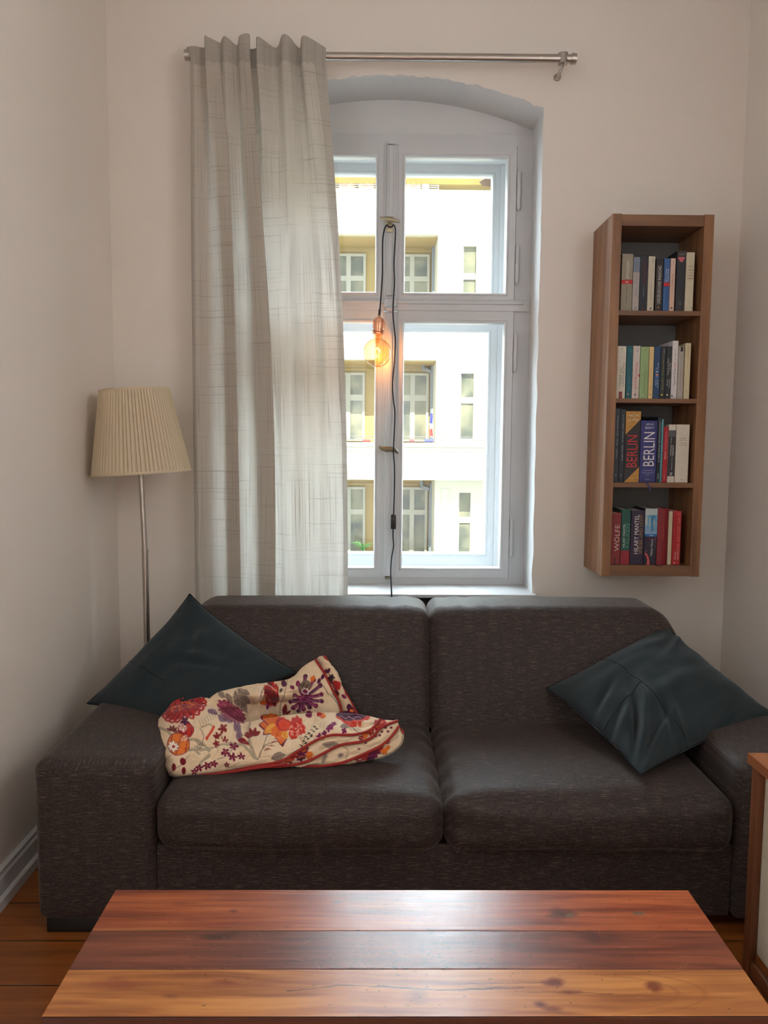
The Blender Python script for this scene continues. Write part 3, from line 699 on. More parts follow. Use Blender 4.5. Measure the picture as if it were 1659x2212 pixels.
    # small blossoms and berries
    for cx, cy, r in ((505, 1610, 11), (487, 1626, 10), (503, 1636, 10), (521, 1632, 9), (447, 1655, 10), (462, 1650, 9), (430, 1660, 9), (420, 1668, 8), (490, 1652, 6)): K.star(cx, cy, r, 5, (.45, .07, .22), .62, cx*7); K.put(K.ell(cx, cy, 1.3, 1.3), YEL)
    for cx, cy, r in ((482, 1572, 10), (470, 1586, 9), (487, 1592, 8), (468, 1604, 8)): K.star(cx, cy, r, 5, (.50, .12, .12), .6, cx*5)
    for k in range(7): K.leaf(446+k*3.0, 1590-k*4.2, 8, 80+k*5, (.78, .25, .16), .35)
    for cx, cy in ((395, 1645), (376, 1657), (397, 1665)): K.put(K.ell(cx, cy, 4.5+(cx == 395)*2, 8), (.44, .05, .10))
    for r in (-150, -110, -70, -35, 190): K.leaf(546, 1592, 20, r, (.48, .10, .12), .22)
    K.leaf(513, 1594, 30, 30, (.5, .08, .12), .2); K.leaf(612, 1545, 24, -75, (.48, .1, .12), .22); K.leaf(616, 1545, 16, -40, (.48, .1, .12), .22)
    for k in range(5): K.leaf(372, 1580, 14, -150+k*38, (.42, .16, .16), .2)
    for j in range(4):
        for q in range(3): K.line([(572+j*7, 1622-j*8), (580+j*7+q*3, 1618-j*8+q)], .9, DRED, .8)
    for k in range(8): K.put(K.ell(424+(k % 3)*5, 1600+k*4, 3.6, 3), DGR, .7); K.put(K.ell(424+(k % 3)*5, 1600+k*4, 2.6, 2), (.74, .66, .54))
    # big orange flower
    for a, L, c in ((170, 44, MAG), (172, 40, ORA), (200, 42, MAG), (202, 38, ORA), (225, 30, ORA), (145, 42, MAG), (147, 38, YEL), (120, 30, ORA), (80, 50, PUR), (82, 46, ORA), (60, 34, YEL), (100, 32, ORA), (250, 22, ORA)):
        K.leaf(602, 1563, L, a, c, .26, (.75, .28, .1))
    K.put(K.ell(612, 1562, 18, 12, 10), (.78, .2, .14)); K.put(K.ell(606, 1560, 8, 7), MAG); K.put(K.ell(614, 1562, 14, 8, 10), (.86, .28, .16))
    for cx, cy, r in ((640, 1560, 14), (648, 1572, 12), (634, 1578, 12), (640, 1570, 12)): K.star(cx, cy, r, 7, (.76, .18, .15), .2, cx)
    m = K.ell(638, 1572, 15, 12); K.put(m*(vnoise(x*.35, y*.35, 9) > .58), (.88, .55, .45))
    # butterfly-shaped flower
    for cx, cy in ((748, 1556), (762, 1560), (778, 1556), (790, 1548), (735, 1550)): K.put(K.ell(cx, cy, 9.5, 7.5), (.76, .24, .18))
    K.put(K.ell(759, 1545, 33, 10), (.26, .08, .20)); u, v = K.loc(759, 1545); K.put(K.ell(759, 1545, 30, 8)*np.clip(1.1-np.abs(v-4-2*np.sin(u*.35)), 0, 1), WHI, .7)
    K.leaf(660, 1545, 16, -20, MAG, .4); K.leaf(690, 1545, 16, 20, ORA, .4); K.leaf(684, 1542, 12, 10, RED, .4)
    for cx, cy in ((700, 1583), (710, 1577), (716, 1574), (743, 1582), (682, 1592), (690, 1588), (722, 1568)): K.star(cx, cy, 6, 4, (.46, .08, .30), .4, cx*9)
    for k in range(12): K.line([(742+k*3, 1568+k % 3), (748+k*3, 1577)], .9, DGR, .7)
    # outer band of the flap
    for cx, cy in ((705, 1450), (711, 1449), (697, 1462), (690, 1470)): K.put(K.ell(cx, cy, 3.6, 5.5, 20), (.30, .06, .2))
    K.line([(710, 1465), (722, 1480), (730, 1500)], 6, DRED); K.star(716, 1464, 8, 6, (.2, .08, .15), .4); K.leaf(722, 1470, 24, 60, RED, .3); K.leaf(738, 1500, 14, 40, MAG, .3); K.leaf(752, 1520, 16, 70, PUR, .4); K.put(K.ell(762, 1534, 12, 8), (.35, .06, .18)); K.put(K.ell(760, 1535, 5, 3), ORA)
    for k in range(6): K.put(K.ell(718+k*3.3, 1500+k*5, 3, 3), DGR, .8); K.put(K.ell(718+k*3.3, 1500+k*5, 1.8, 1.8), WHI)
    return K
def strip_cloth(x, y, kind):
    """the under layers: other patches of the same print, dense with reds"""
    K = Cloth(x, y); RED = (.62, .12, .12); MAG = (.42, .07, .24); ORA = (.84, .42, .14); DGR = (.3, .25, .22); PUR = (.3, .05, .22)
    if kind == 2:
        for cx, cy, r, c in ((640, 1625, 16, RED), (655, 1618, 12, MAG), (622, 1640, 14, RED), (668, 1632, 10, ORA), (650, 1636, 12, PUR), (815, 1566, 12, RED), (800, 1580, 10, RED), (788, 1588, 9, ORA), (826, 1560, 9, RED), (780, 1594, 6, MAG)):
            K.star(cx, cy, r, 7, c, .3, cx); K.put(K.ell(cx, cy, r*.5, r*.4)*(vnoise(x*.5, y*.5, 3) > .5), ORA)
        K.leaf(695, 1607, 42, 8, (.60, .52, .45), .2, DGR)
    if kind == 3:
        for cx, cy in ((833, 1572), (845, 1572), (825, 1580), (838, 1580), (812, 1590), (800, 1597), (820, 1588), (790, 1604), (776, 1618)): K.put(K.ell(cx, cy, 2.8, 2.6), MAG)
        K.line([(748, 1642), (752, 1620), (742, 1612)], 1.2, DGR); K.leaf(705, 1625, 26, 110, (.6, .52, .45), .2, DGR); K.star(736, 1632, 7, 6, (.5, .4, .4), .5)
    if kind == 4:
        for cx, cy, r, c in ((790, 1634, 12, RED), (775, 1640, 9, RED), (806, 1630, 11, MAG), (815, 1622, 9, (.4, .06, .2)), (830, 1622, 9, ORA), (838, 1614, 7, ORA), (820, 1612, 9, RED), (800, 1640, 8, PUR), (836, 1600, 6, (.5, .2, .15))):
            K.star(cx, cy, r, 6, c, .3, cx)
        for cx, cy in ((778, 1640), (842, 1603)): K.put(K.ell(cx, cy, 3, 2.6), (.9, .84, .78)); K.put(K.ell(cx, cy, 1.5, 1.3), RED)
        K.line([(848, 1600), (856, 1596), (862, 1588)], 1.2, DGR)
    return K
def quilt():
    t = tag(empty('quilt', (-.25, 2.35, .43)), 'crumpled floral quilt with red piping lying on the sofa seat', 'quilt')
    qm = NT('floral_cotton'); a = qm.n('ShaderNodeAttribute', attribute_name='Col')
    v = qm.coords((1, 1, 1)); b1 = qm.noise(v, 900, 2); b2 = qm.noise(v, 38, 4, .6)
    qm.set(Base_Color=a.outputs['Color'], Roughness=.85, Sheen_Weight=.15); qm.b.inputs['Specular IOR Level'].default_value = .25
    qm.bump(qm.math('ADD', qm.math('MULTIPLY', b1, .15), b2), .35, .003)
    def patch(name, rows, nu, nv, kind=1, amp=1.0, seed=0, steps=()):
        R = np.array([[(p[0], p[1], p[2]) for p in r] for r in rows], float)          # rows x cols x (px,py,Y)
        u = np.linspace(0, 1, nu); v_ = np.linspace(0, 1, nv)
        tmp = cr(R, v_); tmp = cr(np.swapaxes(tmp, 0, 1), u); G = np.swapaxes(tmp, 0, 1)   # nv x nu x 3
        d = np.einsum('ij,...j->...i', RM, np.stack([G[..., 0]-829.5, 1106-G[..., 1], np.full(G.shape[:2], -F)], -1))
        P = CP+d*(G[..., 2]/d[..., 1])[..., None]
        # normals, wrinkles
        du = np.gradient(P, axis=1); dv = np.gradient(P, axis=0); n = np.cross(du, dv); n /= np.linalg.norm(n, axis=-1, keepdims=True)+1e-9
        n *= np.sign(-n[..., 1:2]+1e-6)
        x, y = G[..., 0], G[..., 1]
        h = (fbm(x*.018+seed, y*.03, 11+seed, 2)-.5)*.026+(fbm(x*.045+y*.03, y*.04-x*.02+seed, 21, 2)-.5)*.014
        r = 1-np.abs(2*fbm(x*.03+y*.02, y*.045+seed, 31, 2)-1); h += (r**5)*-.009
        # gathers along the piping
        h += amp*.0022*np.sin(x*.75+vnoise(x*.1, y*.1, 4)*7)*np.clip((y-(1600-.0*x))/40, 0, 1)*(x > 640)
        edge = np.clip((np.minimum(v_, 1-v_)-.16)*5, .12, 1)[:, None]*np.minimum(1, np.minimum(u, 1-u)*10)[None, :]
        P = P+n*(h*amp*edge)[..., None]
        K = print_cloth(x, y) if kind == 1 else strip_cloth(x, y, kind)
        return np_mesh(name, P, qm.m, t, color=K.c)
    pipe = plain('red_piping', C8(150, 34, 28), .8, nscale=500, var=.3)
    def piping(pts, r=.0042, dY=-.004):
        q = cr(np.array(pts, float), np.linspace(0, 1, 60)); MB().tube([at(p[0], p[1], Y=p[2]+dY) for p in q], r, 10).build('piping', pipe, t)
    # piping lines on the front roll (pixel of the cloth, depth)
    P1 = [(480, 1668, 2.235), (560, 1654, 2.225), (607, 1644, 2.225), (640, 1625, 2.232), (683, 1599, 2.255), (716, 1588, 2.27), (763, 1587, 2.275), (799, 1577, 2.29), (821, 1554, 2.34)]
    P2 = [(560, 1656, 2.24), (615, 1655, 2.235), (662, 1645, 2.235), (698, 1628, 2.245), (734, 1610, 2.262), (781, 1602, 2.272), (806, 1591, 2.288), (824, 1571, 2.315), (859, 1557, 2.36)]
    P3 = [(640, 1656, 2.25), (690, 1655, 2.245), (738, 1648, 2.245), (781, 1631, 2.258), (810, 1618, 2.27), (824, 1610, 2.277), (840, 1597, 2.295), (852, 1583, 2.32), (862, 1569, 2.35)]
    # back fold
    patch('cloth_fold', [
        [(350, 1585, 2.52), (385, 1545, 2.56), (430, 1520, 2.60), (485, 1505, 2.62), (555, 1495, 2.64), (622, 1484, 2.68), (655, 1455, 2.70), (684, 1432, 2.705)],
        [(345, 1556, 2.45), (374, 1518, 2.47), (423, 1502, 2.50), (481, 1489, 2.53), (553, 1478, 2.56), (624, 1467, 2.61), (655, 1441, 2.655), (682, 1425, 2.68)],
        [(348, 1590, 2.37), (385, 1545, 2.41), (436, 1520, 2.44), (487, 1506, 2.475), (556, 1500, 2.50), (620, 1495, 2.53), (664, 1470, 2.60), (700, 1454, 2.66)],
        [(352, 1615, 2.36), (400, 1575, 2.41), (450, 1540, 2.45), (500, 1530, 2.50), (560, 1522, 2.545), (628, 1518, 2.56), (682, 1500, 2.59), (717, 1487, 2.63)],
        [(356, 1640, 2.36), (410, 1600, 2.42), (465, 1565, 2.475), (510, 1560, 2.52), (565, 1556, 2.56), (636, 1550, 2.575), (700, 1540, 2.58), (736, 1530, 2.60)],
        [(360, 1660, 2.38), (420, 1640, 2.45), (480, 1610, 2.50), (520, 1600, 2.53), (570, 1590, 2.54), (640, 1580, 2.56), (705, 1570, 2.57), (745, 1562, 2.58)]], 330, 130, 1, 1.0, 0)
    # raised end flap between its two piped edges
    patch('cloth_fold', [
        [(680, 1430, 2.70), (688, 1419, 2.69), (697, 1417, 2.685), (701, 1418, 2.68)],
        [(688, 1434, 2.685), (698, 1430, 2.665), (708, 1430, 2.66), (712, 1431, 2.665)],
        [(702, 1456, 2.665), (712, 1455, 2.645), (722, 1454, 2.64), (729, 1458, 2.65)],
        [(717, 1487, 2.64), (726, 1485, 2.62), (736, 1484, 2.615), (741, 1486, 2.63)],
        [(734, 1520, 2.61), (742, 1520, 2.59), (752, 1518, 2.585), (760, 1520, 2.60)],
        [(742, 1550, 2.58), (752, 1552, 2.56), (765, 1552, 2.56), (776, 1552, 2.57)]], 50, 110, 1, .6, 3)
    piping([(681, 1424, 2.675), (692, 1441, 2.668), (701, 1455, 2.66), (716, 1487, 2.635), (732, 1515, 2.61), (738, 1540, 2.585), (742, 1552, 2.57)])
    piping([(700, 1417, 2.68), (706, 1424, 2.675), (716, 1443, 2.665), (738, 1483, 2.635), (763, 1526, 2.60), (772, 1545, 2.58)])
    # front roll
    def below(P, dz, dY): return [(a, b+dz, c+dY) for a, b, c in P]
    top = [(345, 1590, 2.40), (400, 1560, 2.45), (466, 1535, 2.50), (517, 1575, 2.50), (571, 1570, 2.49), (662, 1560, 2.49), (734, 1556, 2.50), (785, 1556, 2.48), (822, 1556, 2.42)]
    rdg = [(343, 1553, 2.42), (378, 1524, 2.43), (452, 1524, 2.44), (517, 1558, 2.43), (571, 1552, 2.43), (662, 1541, 2.43), (734, 1539, 2.43), (785, 1544, 2.42), (821, 1553, 2.37)]
    m1 = [(340, 1585, 2.33), (372, 1570, 2.31), (440, 1562, 2.32), (505, 1578, 2.33), (568, 1575, 2.34), (655, 1563, 2.35), (730, 1556, 2.36), (783, 1557, 2.36), (819, 1560, 2.345)]
    m2 = [(338, 1610, 2.27), (366, 1610, 2.245), (430, 1608, 2.25), (495, 1612, 2.26), (560, 1610, 2.265), (643, 1596, 2.28), (722, 1574, 2.30), (778, 1570, 2.31), (812, 1567, 2.32)]
    m3 = [(352, 1640, 2.235), (372, 1645, 2.205), (425, 1643, 2.20), (487, 1644, 2.21), (550, 1638, 2.22), (625, 1622, 2.24), (706, 1590, 2.265), (772, 1584, 2.28), (805, 1574, 2.297)]
    b1 = [(360, 1662, 2.215), (376, 1672, 2.195), (415, 1672, 2.195), (470, 1667, 2.21), (540, 1654, 2.225), (607, 1645, 2.228), (690, 1598, 2.257), (763, 1588, 2.277), (799, 1578, 2.292)]
    b2 = [(366, 1676, 2.24), (384, 1680, 2.23), (418, 1678, 2.24), (470, 1672, 2.25), (545, 1662, 2.26), (612, 1652, 2.25), (700, 1606, 2.285), (770, 1596, 2.30), (806, 1588, 2.32)]
    patch('cloth_fold', [top, rdg, m1, m2, m3, b1, b2], 420, 190, 1, 1.0, 5)
    def strip(kind, Pa, Pb, seed, extra=.012):
        n = 9; tt = np.linspace(0, 1, n); A = cr(np.array(Pa, float), tt); B = cr(np.array(Pb, float), tt)
        rows = []
        for k, (f, yo) in enumerate(((-.25, .03), (0, .012), (.35, -.004), (.75, -.002), (1.0, .004), (1.15, .03))):
            rows.append([(A[i][0]*(1-f)+B[i][0]*f, A[i][1]*(1-f)+B[i][1]*f, A[i][2]*(1-f)+B[i][2]*f+yo) for i in range(n)])
        patch('cloth_fold', rows, 260, 46, kind, .55, seed)
    strip(2, P1, P2, 2); strip(3, P2, P3, 4)
    P4 = [(660, 1660, 2.27), (720, 1657, 2.265), (788, 1644, 2.265), (815, 1638, 2.27), (840, 1628, 2.28), (856, 1616, 2.295), (866, 1604, 2.315), (870, 1588, 2.335), (866, 1576, 2.36)]
    strip(4, P3, P4, 6)
    piping(P1); piping(P2); piping(P3)
    piping([(430, 1674, 2.215), (500, 1667, 2.215), (560, 1658, 2.215), (620, 1650, 2.222)], .004)
    P5 = [(862, 1572, 2.365), (869, 1578, 2.35), (872, 1586, 2.345)]
    piping(P5, .003)
quilt()

# ------------------------------------------------------------------ coffee table
def coffee_table():
    x0, x1, y0, y1, z1 = -.578, .713, 1.270, 1.655, .40
    t = tag(empty('coffee_table', (.067, 1.46, 0)), 'low reddish-brown plank coffee table in front of the sofa', 'table')
    nx, ny = 780, 250
    X, Y = np.meshgrid(np.linspace(x0, x1, nx), np.linspace(y0, y1, ny)); U = X-x0; V = Y-y0
    p3 = V < .1225; p2 = (V >= .1225) & (V < .240); p1 = V >= .240
    def grain(u, v, seed, f=1.0):
        wv = fbm(u*2.2, v*9, seed, 3); g = fbm(u*6+wv, v*150*f+wv*4, seed+5, 4); b = fbm(u*3.5+5, v*34, seed+9, 3); l = .5+.5*np.sin((v*60*f+wv*5)*2)
        return .42*g+.36*b+.08*l+.10*wv
    K = np.zeros(X.shape+(3,))
    def rampc(f, stops):
        out = np.zeros(f.shape+(3,)); ps = [s[0] for s in stops]
        for c in range(3): out[..., c] = np.interp(f, ps, [s[1][c]/255 for s in stops])
        return out
    g1 = grain(U, V, 1); g2 = grain(U+3, V, 2, .8); g3 = grain(U+7, V, 3, .8)
    A1 = rampc(g1, [(.25, (98, 42, 26)), (.45, (138, 66, 38)), (.65, (170, 92, 52))]); A2 = rampc(g2, [(.25, (76, 36, 28)), (.5, (110, 58, 42)), (.7, (136, 76, 52))]); A3 = rampc(g3, [(.25, (116, 62, 31)), (.45, (156, 94, 47)), (.65, (184, 122, 64))])
    K = np.where(p1[..., None], A1, np.where(p2[..., None], A2, A3))
    # orange flame of the rear plank's far end, pale sapwood line, redder zones
    m = np.clip((U-.80)*2.2, 0, 1)*p1; K = K*(1-.45*m[..., None])+rampc(g1, [(.3, (150, 66, 30)), (.6, (205, 110, 58))])*(.45*m[..., None])
    m = np.clip((U-.62)*1.8, 0, 1)*p2; K = K*(1-.5*m[..., None])+rampc(g2, [(.3, (96, 42, 26)), (.6, (150, 78, 46))])*(.5*m[..., None])
    m = np.exp(-((V-.243)/.004)**2)*np.clip(1.2-U*2, 0, 1); K = K*(1-.5*m[..., None])+np.array((.72, .50, .30))*(.5*m[..., None])
    def blot(cu, cv, a, b, col, s=1.0, seed=0):
        nonlocal K
        r = np.hypot((U-cu)/a, (V-cv)/b)+(fbm(U*40, V*60, 9+seed, 3)-.5)*1.2; m = np.clip(1.25-r, 0, 1)*s; K = K*(1-m[..., None])+np.array(col)/255*m[..., None]
    for c in ((.27, .222, .05, .012, (52, 26, 22), .8), (.42, .213, .07, .008, (70, 38, 34), .5), (.985, .298, .035, .018, (60, 30, 26), .75), (1.0, .292, .012, .006, (96, 92, 78), .8), (1.15, .30, .012, .005, (90, 84, 70), .8), (.55, .35, .03, .014, (92, 60, 52), .6), (.50, .34, .012, .006, (70, 48, 44), .6),
              (1.03, .22, .04, .02, (70, 34, 26), .6), (.92, .085, .022, .012, (96, 38, 26), .9), (.94, .06, .03, .006, (90, 36, 24), .7), (1.10, .075, .02, .012, (100, 44, 28), .8), (.88, .028, .014, .010, (84, 40, 32), .9), (.90, .018, .02, .006, (100, 44, 30), .7), (.30, .085, .03, .008, (110, 44, 30), .8), (.21, .05, .02, .006, (90, 44, 30), .8), (.10, .085, .05, .02, (128, 60, 38), .5),
              (.66, .05, .02, .018, (96, 60, 46), .5), (.28, .305, .012, .006, (80, 36, 28), .7), (.17, .335, .03, .006, (96, 44, 32), .6), (.20, .275, .03, .008, (110, 54, 36), .5)):
        blot(*c[:5], s=c[5], seed=int(c[0]*100))
    u0 = U; ar = np.abs(np.hypot((U-.98)/.16, (V-.06)/.045)-1); ar2 = np.abs(np.hypot((U-.98)/.21, (V-.06)/.058)-1)
    m = (np.clip(1-ar/.05, 0, 1)+np.clip(1-ar2/.04, 0, 1))*p3*(U > 1.0)*.5; K = K*(1-m[..., None])+np.array((.52, .30, .15))*m[..., None]
    # cracks, worm holes, scratches
    def crack(pts, w, s=1.0):
        nonlocal K
        pts = np.array(pts, float); yy = np.interp(U[0], pts[:, 0], pts[:, 1])[None, :]+(fbm(U*60, U*0+3, 4, 3)-.5)*.006
        ww = w*(.4+1.2*fbm(U*25, U*0, 8, 2)); m = np.clip(1-np.abs(V-yy)/ww, 0, 1)*((U > pts[0, 0]) & (U < pts[-1, 0]))*s
        K = K*(1-m[..., None])+np.array((.10, .05, .04))*m[..., None]
    crack([(.42, .062), (.48, .071), (.53, .079), (.60, .074), (.70, .066), (.78, .069), (.86, .073)], .0022); crack([(.70, .082), (.80, .083), (.90, .086)], .0014, .8)
    crack([(.55, .305), (.62, .309), (.70, .304)], .0012, .6); crack([(.60, .320), (.72, .326), (.80, .318)], .0012, .6); crack([(.80, .268), (.88, .266)], .0016, .7); crack([(.84, .062), (.95, .058), (1.02, .056)], .0012, .7)
    rs = np.random.RandomState(5)
    def speck(cu, cv, a, b, rot, col=(.09, .05, .04), s=.9):
        nonlocal K
        i0, i1 = np.searchsorted(Y[:, 0], (y0+cv-.02, y0+cv+.02)); j0, j1 = np.searchsorted(X[0], (x0+cu-.02, x0+cu+.02))
        if i1 <= i0 or j1 <= j0: return
        du, dv = U[i0:i1, j0:j1]-cu, V[i0:i1, j0:j1]-cv; c_, s_ = math.cos(rot), math.sin(rot); p, q = du*c_+dv*s_, -du*s_+dv*c_
        m = (np.clip(1.5-np.hypot(p/a, q/b), 0, 1)*s)[..., None]; K[i0:i1, j0:j1] = K[i0:i1, j0:j1]*(1-m)+np.array(col)*m
    for _ in range(230):
        cu = rs.normal(.62, .12); cv = .1225+abs(rs.normal(0, .045)) if rs.rand() < .75 else rs.uniform(.02, .36)
        if 0 < cu < 1.28 and cv < .37: speck(cu, cv, rs.uniform(.0012, .005), .0009, rs.normal(0, .25))
    for _ in range(60): speck(rs.uniform(.05, 1.25), rs.uniform(.01, .37), .0015, .0013, 0, s=.7)
    for _ in range(90): speck(rs.uniform(.2, 1.2), rs.uniform(.02, .37), rs.uniform(.004, .016), .0006, rs.uniform(-1.5, 1.5), (.75, .6, .5), .35)
    for c in ((.70, .235, .008, .0016, .9), (.66, .0, .0, .0, 0)): 
        if c[2]: speck(*c)
    seam_ = np.clip(1-np.minimum(np.abs(V-.1225), np.abs(V-.240))/.0012, 0, 1); K = K*(1-.75*seam_[..., None])
    tm = NT('polished_table_planks'); a = tm.n('ShaderNodeAttribute', attribute_name='Col'); v = tm.coords((1, 1, 1))
    hu = tm.n('ShaderNodeHueSaturation'); tm.l(a.outputs['Color'], hu.inputs['Color']); hu.inputs['Value'].default_value = 1.0
    n1 = tm.noise(tm.coords((3, 60, 1)), 3, 4, .6); n2 = tm.noise(v, 8, 3)
    tm.set(Base_Color=hu.outputs[0], Roughness=tm.math('ADD', tm.math('MULTIPLY', n1, .25), .20), Coat_Weight=.26, Coat_Roughness=.27)
    tm.b.inputs['Specular IOR Level'].default_value = .5
    tm.bump(tm.math('ADD', tm.math('MULTIPLY', n1, .25), n2), .12, .004)
    Z = np.full(X.shape, z1)-.0012*seam_
    P = np.stack([X, Y, Z], -1)
    np_mesh('tabletop', P, tm.m, t, color=K)
    MB().box(x0, x1, y0, y1, z1-.045, z1-.0015, .003).build('table_edge', TABLEW, t)
    MB().box(x0+.05, x1-.05, y0+.03, y1-.03, z1-.10, z1-.045, .003).build('apron', TABLEW, t)
    for lx in (x0+.02, x1-.08):
        for ly in (y0+.015, y1-.075): MB().box(lx, lx+.06, ly, ly+.06, 0, z1-.045, .004).build('leg', TABLEW, t)
coffee_table()

# ------------------------------------------------------------------ armchair at the right edge
def armchair():
    t = tag(empty('armchair', (1.25, 1.62, 0)), 'wooden-framed armchair with beige upholstery beside the sofa arm', 'armchair')
    ps = at(1631, 1640, Y=1.80); xa = ps.x-.012; zt = ps.z+.012
    bo = NT('beige_boucle'); v = bo.coords((1, 1, 1)); n = bo.noise(v, 260, 3, .7); bo.set(Base_Color=bo.mix(n, (.42, .34, .22, 1), (.72, .62, .45, 1)), Roughness=.95, Sheen_Weight=.3); bo.bump(n, .9, .004)
    # two side frames: posts, arm board, foot rail
    for x in (xa, xa+.60):
        for y in (1.79, 1.22): MB().box(x, x+.020, y-.03, y, .0, zt-.02, .003).build('leg', CHAIRW, t)
        m = MB(); s = -.0
        m.prism([(0, 0), (.055, 0), (.055, .024), (0, .024)], 0, .62)
        o = None
        for vv in m.bm.verts: vv.co = Vector((x-.004+vv.co.x, 1.805-vv.co.y, zt-.022+vv.co.z))
        m.build('armrest', CHAIRW_Y, t, smooth=False)
        MB().box(x+.003, x+.017, 1.20, 1.78, .12, .16, .003).build('rail', CHAIRW, t)
    soft_box(MB(), (xa+.036, 1.16, .17), (xa+.594, 1.76, .42), .04, (0, 0, .01), 14).build('seat', bo.m, t, weld=.0002)
    soft_box(MB(), (xa+.0205, 1.70, .17), (xa+.5995, 1.795, zt-.025), .006, (0, 0, .01), 14).build('backrest', bo.m, t, weld=.0002)
    # upholstered side wing inside the frame
    soft_box(MB(), (xa+.0205, 1.20, .17), (xa+.050, 1.70, zt-.028), .012, (.004, 0, 0), 10).build('side_panel', bo.m, t, weld=.0002)
armchair()

# ------------------------------------------------------------------ wall shelf
SX0, SX1, SB0, SB1, SYF = .934, 1.338, .867, 2.320, 3.13
def wall_shelf():
    t = tag(empty('wall_bookshelf', (1.136, 3.4, SB0)), 'narrow walnut wall-hung bookshelf with four compartments of books', 'bookshelf')
    MB().box(SX0-.002, SX0+.036, SYF, 3.399, SB0, SB1, .0015).build('side_panel', WALNUT, t, smooth=False)
    MB().box(SX1-.040, SX1, SYF, 3.399, SB0, SB1, .0015).build('side_panel', WALNUT, t, smooth=False)
    MB().box(SX0+.034, SX1-.038, 3.385, 3.398, SB0+.01, SB1-.01).build('shade_back_panel', plain('grey_shade_board', (.17, .165, .16, 1), .7), t, smooth=False)  # added board, its dark grey stands in for shade inside the shelf
    for z0, z1, nm in ((2.274, SB1-.002, 'top_panel'), (SB0+.001, .913, 'bottom_panel'), (1.925, 1.944, 'shelf'), (1.577, 1.595, 'shelf'), (1.234, 1.254, 'shelf')):
        MB().box(SX0+.034, SX1-.038, SYF+.003, 3.384, z0, z1, .001).build(nm, WALNUT_X, t, smooth=False)
wall_shelf()

PAGE = plain('book_pages', (.55, .50, .42, 1), .9, nscale=300, var=.2)
INK = {}
def ink(rgb):
    k = tuple(rgb)
    if k not in INK: INK[k] = plain('print_ink', C8(*rgb), .6, var=.05)
    return INK[k]
def text_mesh(body, size):
    cu = bpy.data.curves.new('lettering', 'FONT'); cu.body = body; cu.size = size; cu.fill_mode = 'BOTH'; cu.resolution_u = 2
    o = bpy.data.objects.new('tmp', cu); COL.objects.link(o)
    dg = bpy.context.evaluated_depsgraph_get(); me = bpy.data.meshes.new_from_object(o.evaluated_get(dg)); bpy.data.objects.remove(o)
    return me
def letter(body, box, y, rgb, parent, up=True, bold=False):
    """fit lettering into box=(x0,x1,z0,z1) on a plane facing the room; up = reads bottom to top"""
    me = text_mesh(body, 1.0); vs = [v.co.copy() for v in me.vertices]
    if not vs: return
    a0, a1 = min(v.x for v in vs), max(v.x for v in vs); b0, b1 = min(v.y for v in vs), max(v.y for v in vs)
    x0, x1, z0, z1 = box
    for v in me.vertices:
        u, w_ = (v.co.x-a0)/(a1-a0), (v.co.y-b0)/(b1-b0)
        v.co = Vector((x1-w_*(x1-x0), y, z0+u*(z1-z0))) if up else Vector((x0+u*(x1-x0), y, z0+w_*(z1-z0)))
    me.materials.clear(); me.materials.append(ink(rgb)); me.update()
    o = bpy.data.objects.new('lettering', me); COL.objects.link(o); o.parent = parent; o.matrix_parent_inverse = parent.matrix_basis.inverted()
    return o
def cover_mat(rgb, extra=None, rough=.55):
    t = NT('book_cover'); n = t.noise(t.coords((1, 1, 1)), 60, 3)
    c = C8(*rgb); t.set(Base_Color=t.mix(n, tuple(v*.85 for v in c[:3])+(1,), tuple(min(1, v*1.12) for v in c[:3])+(1,)), Roughness=rough)
    return t.m
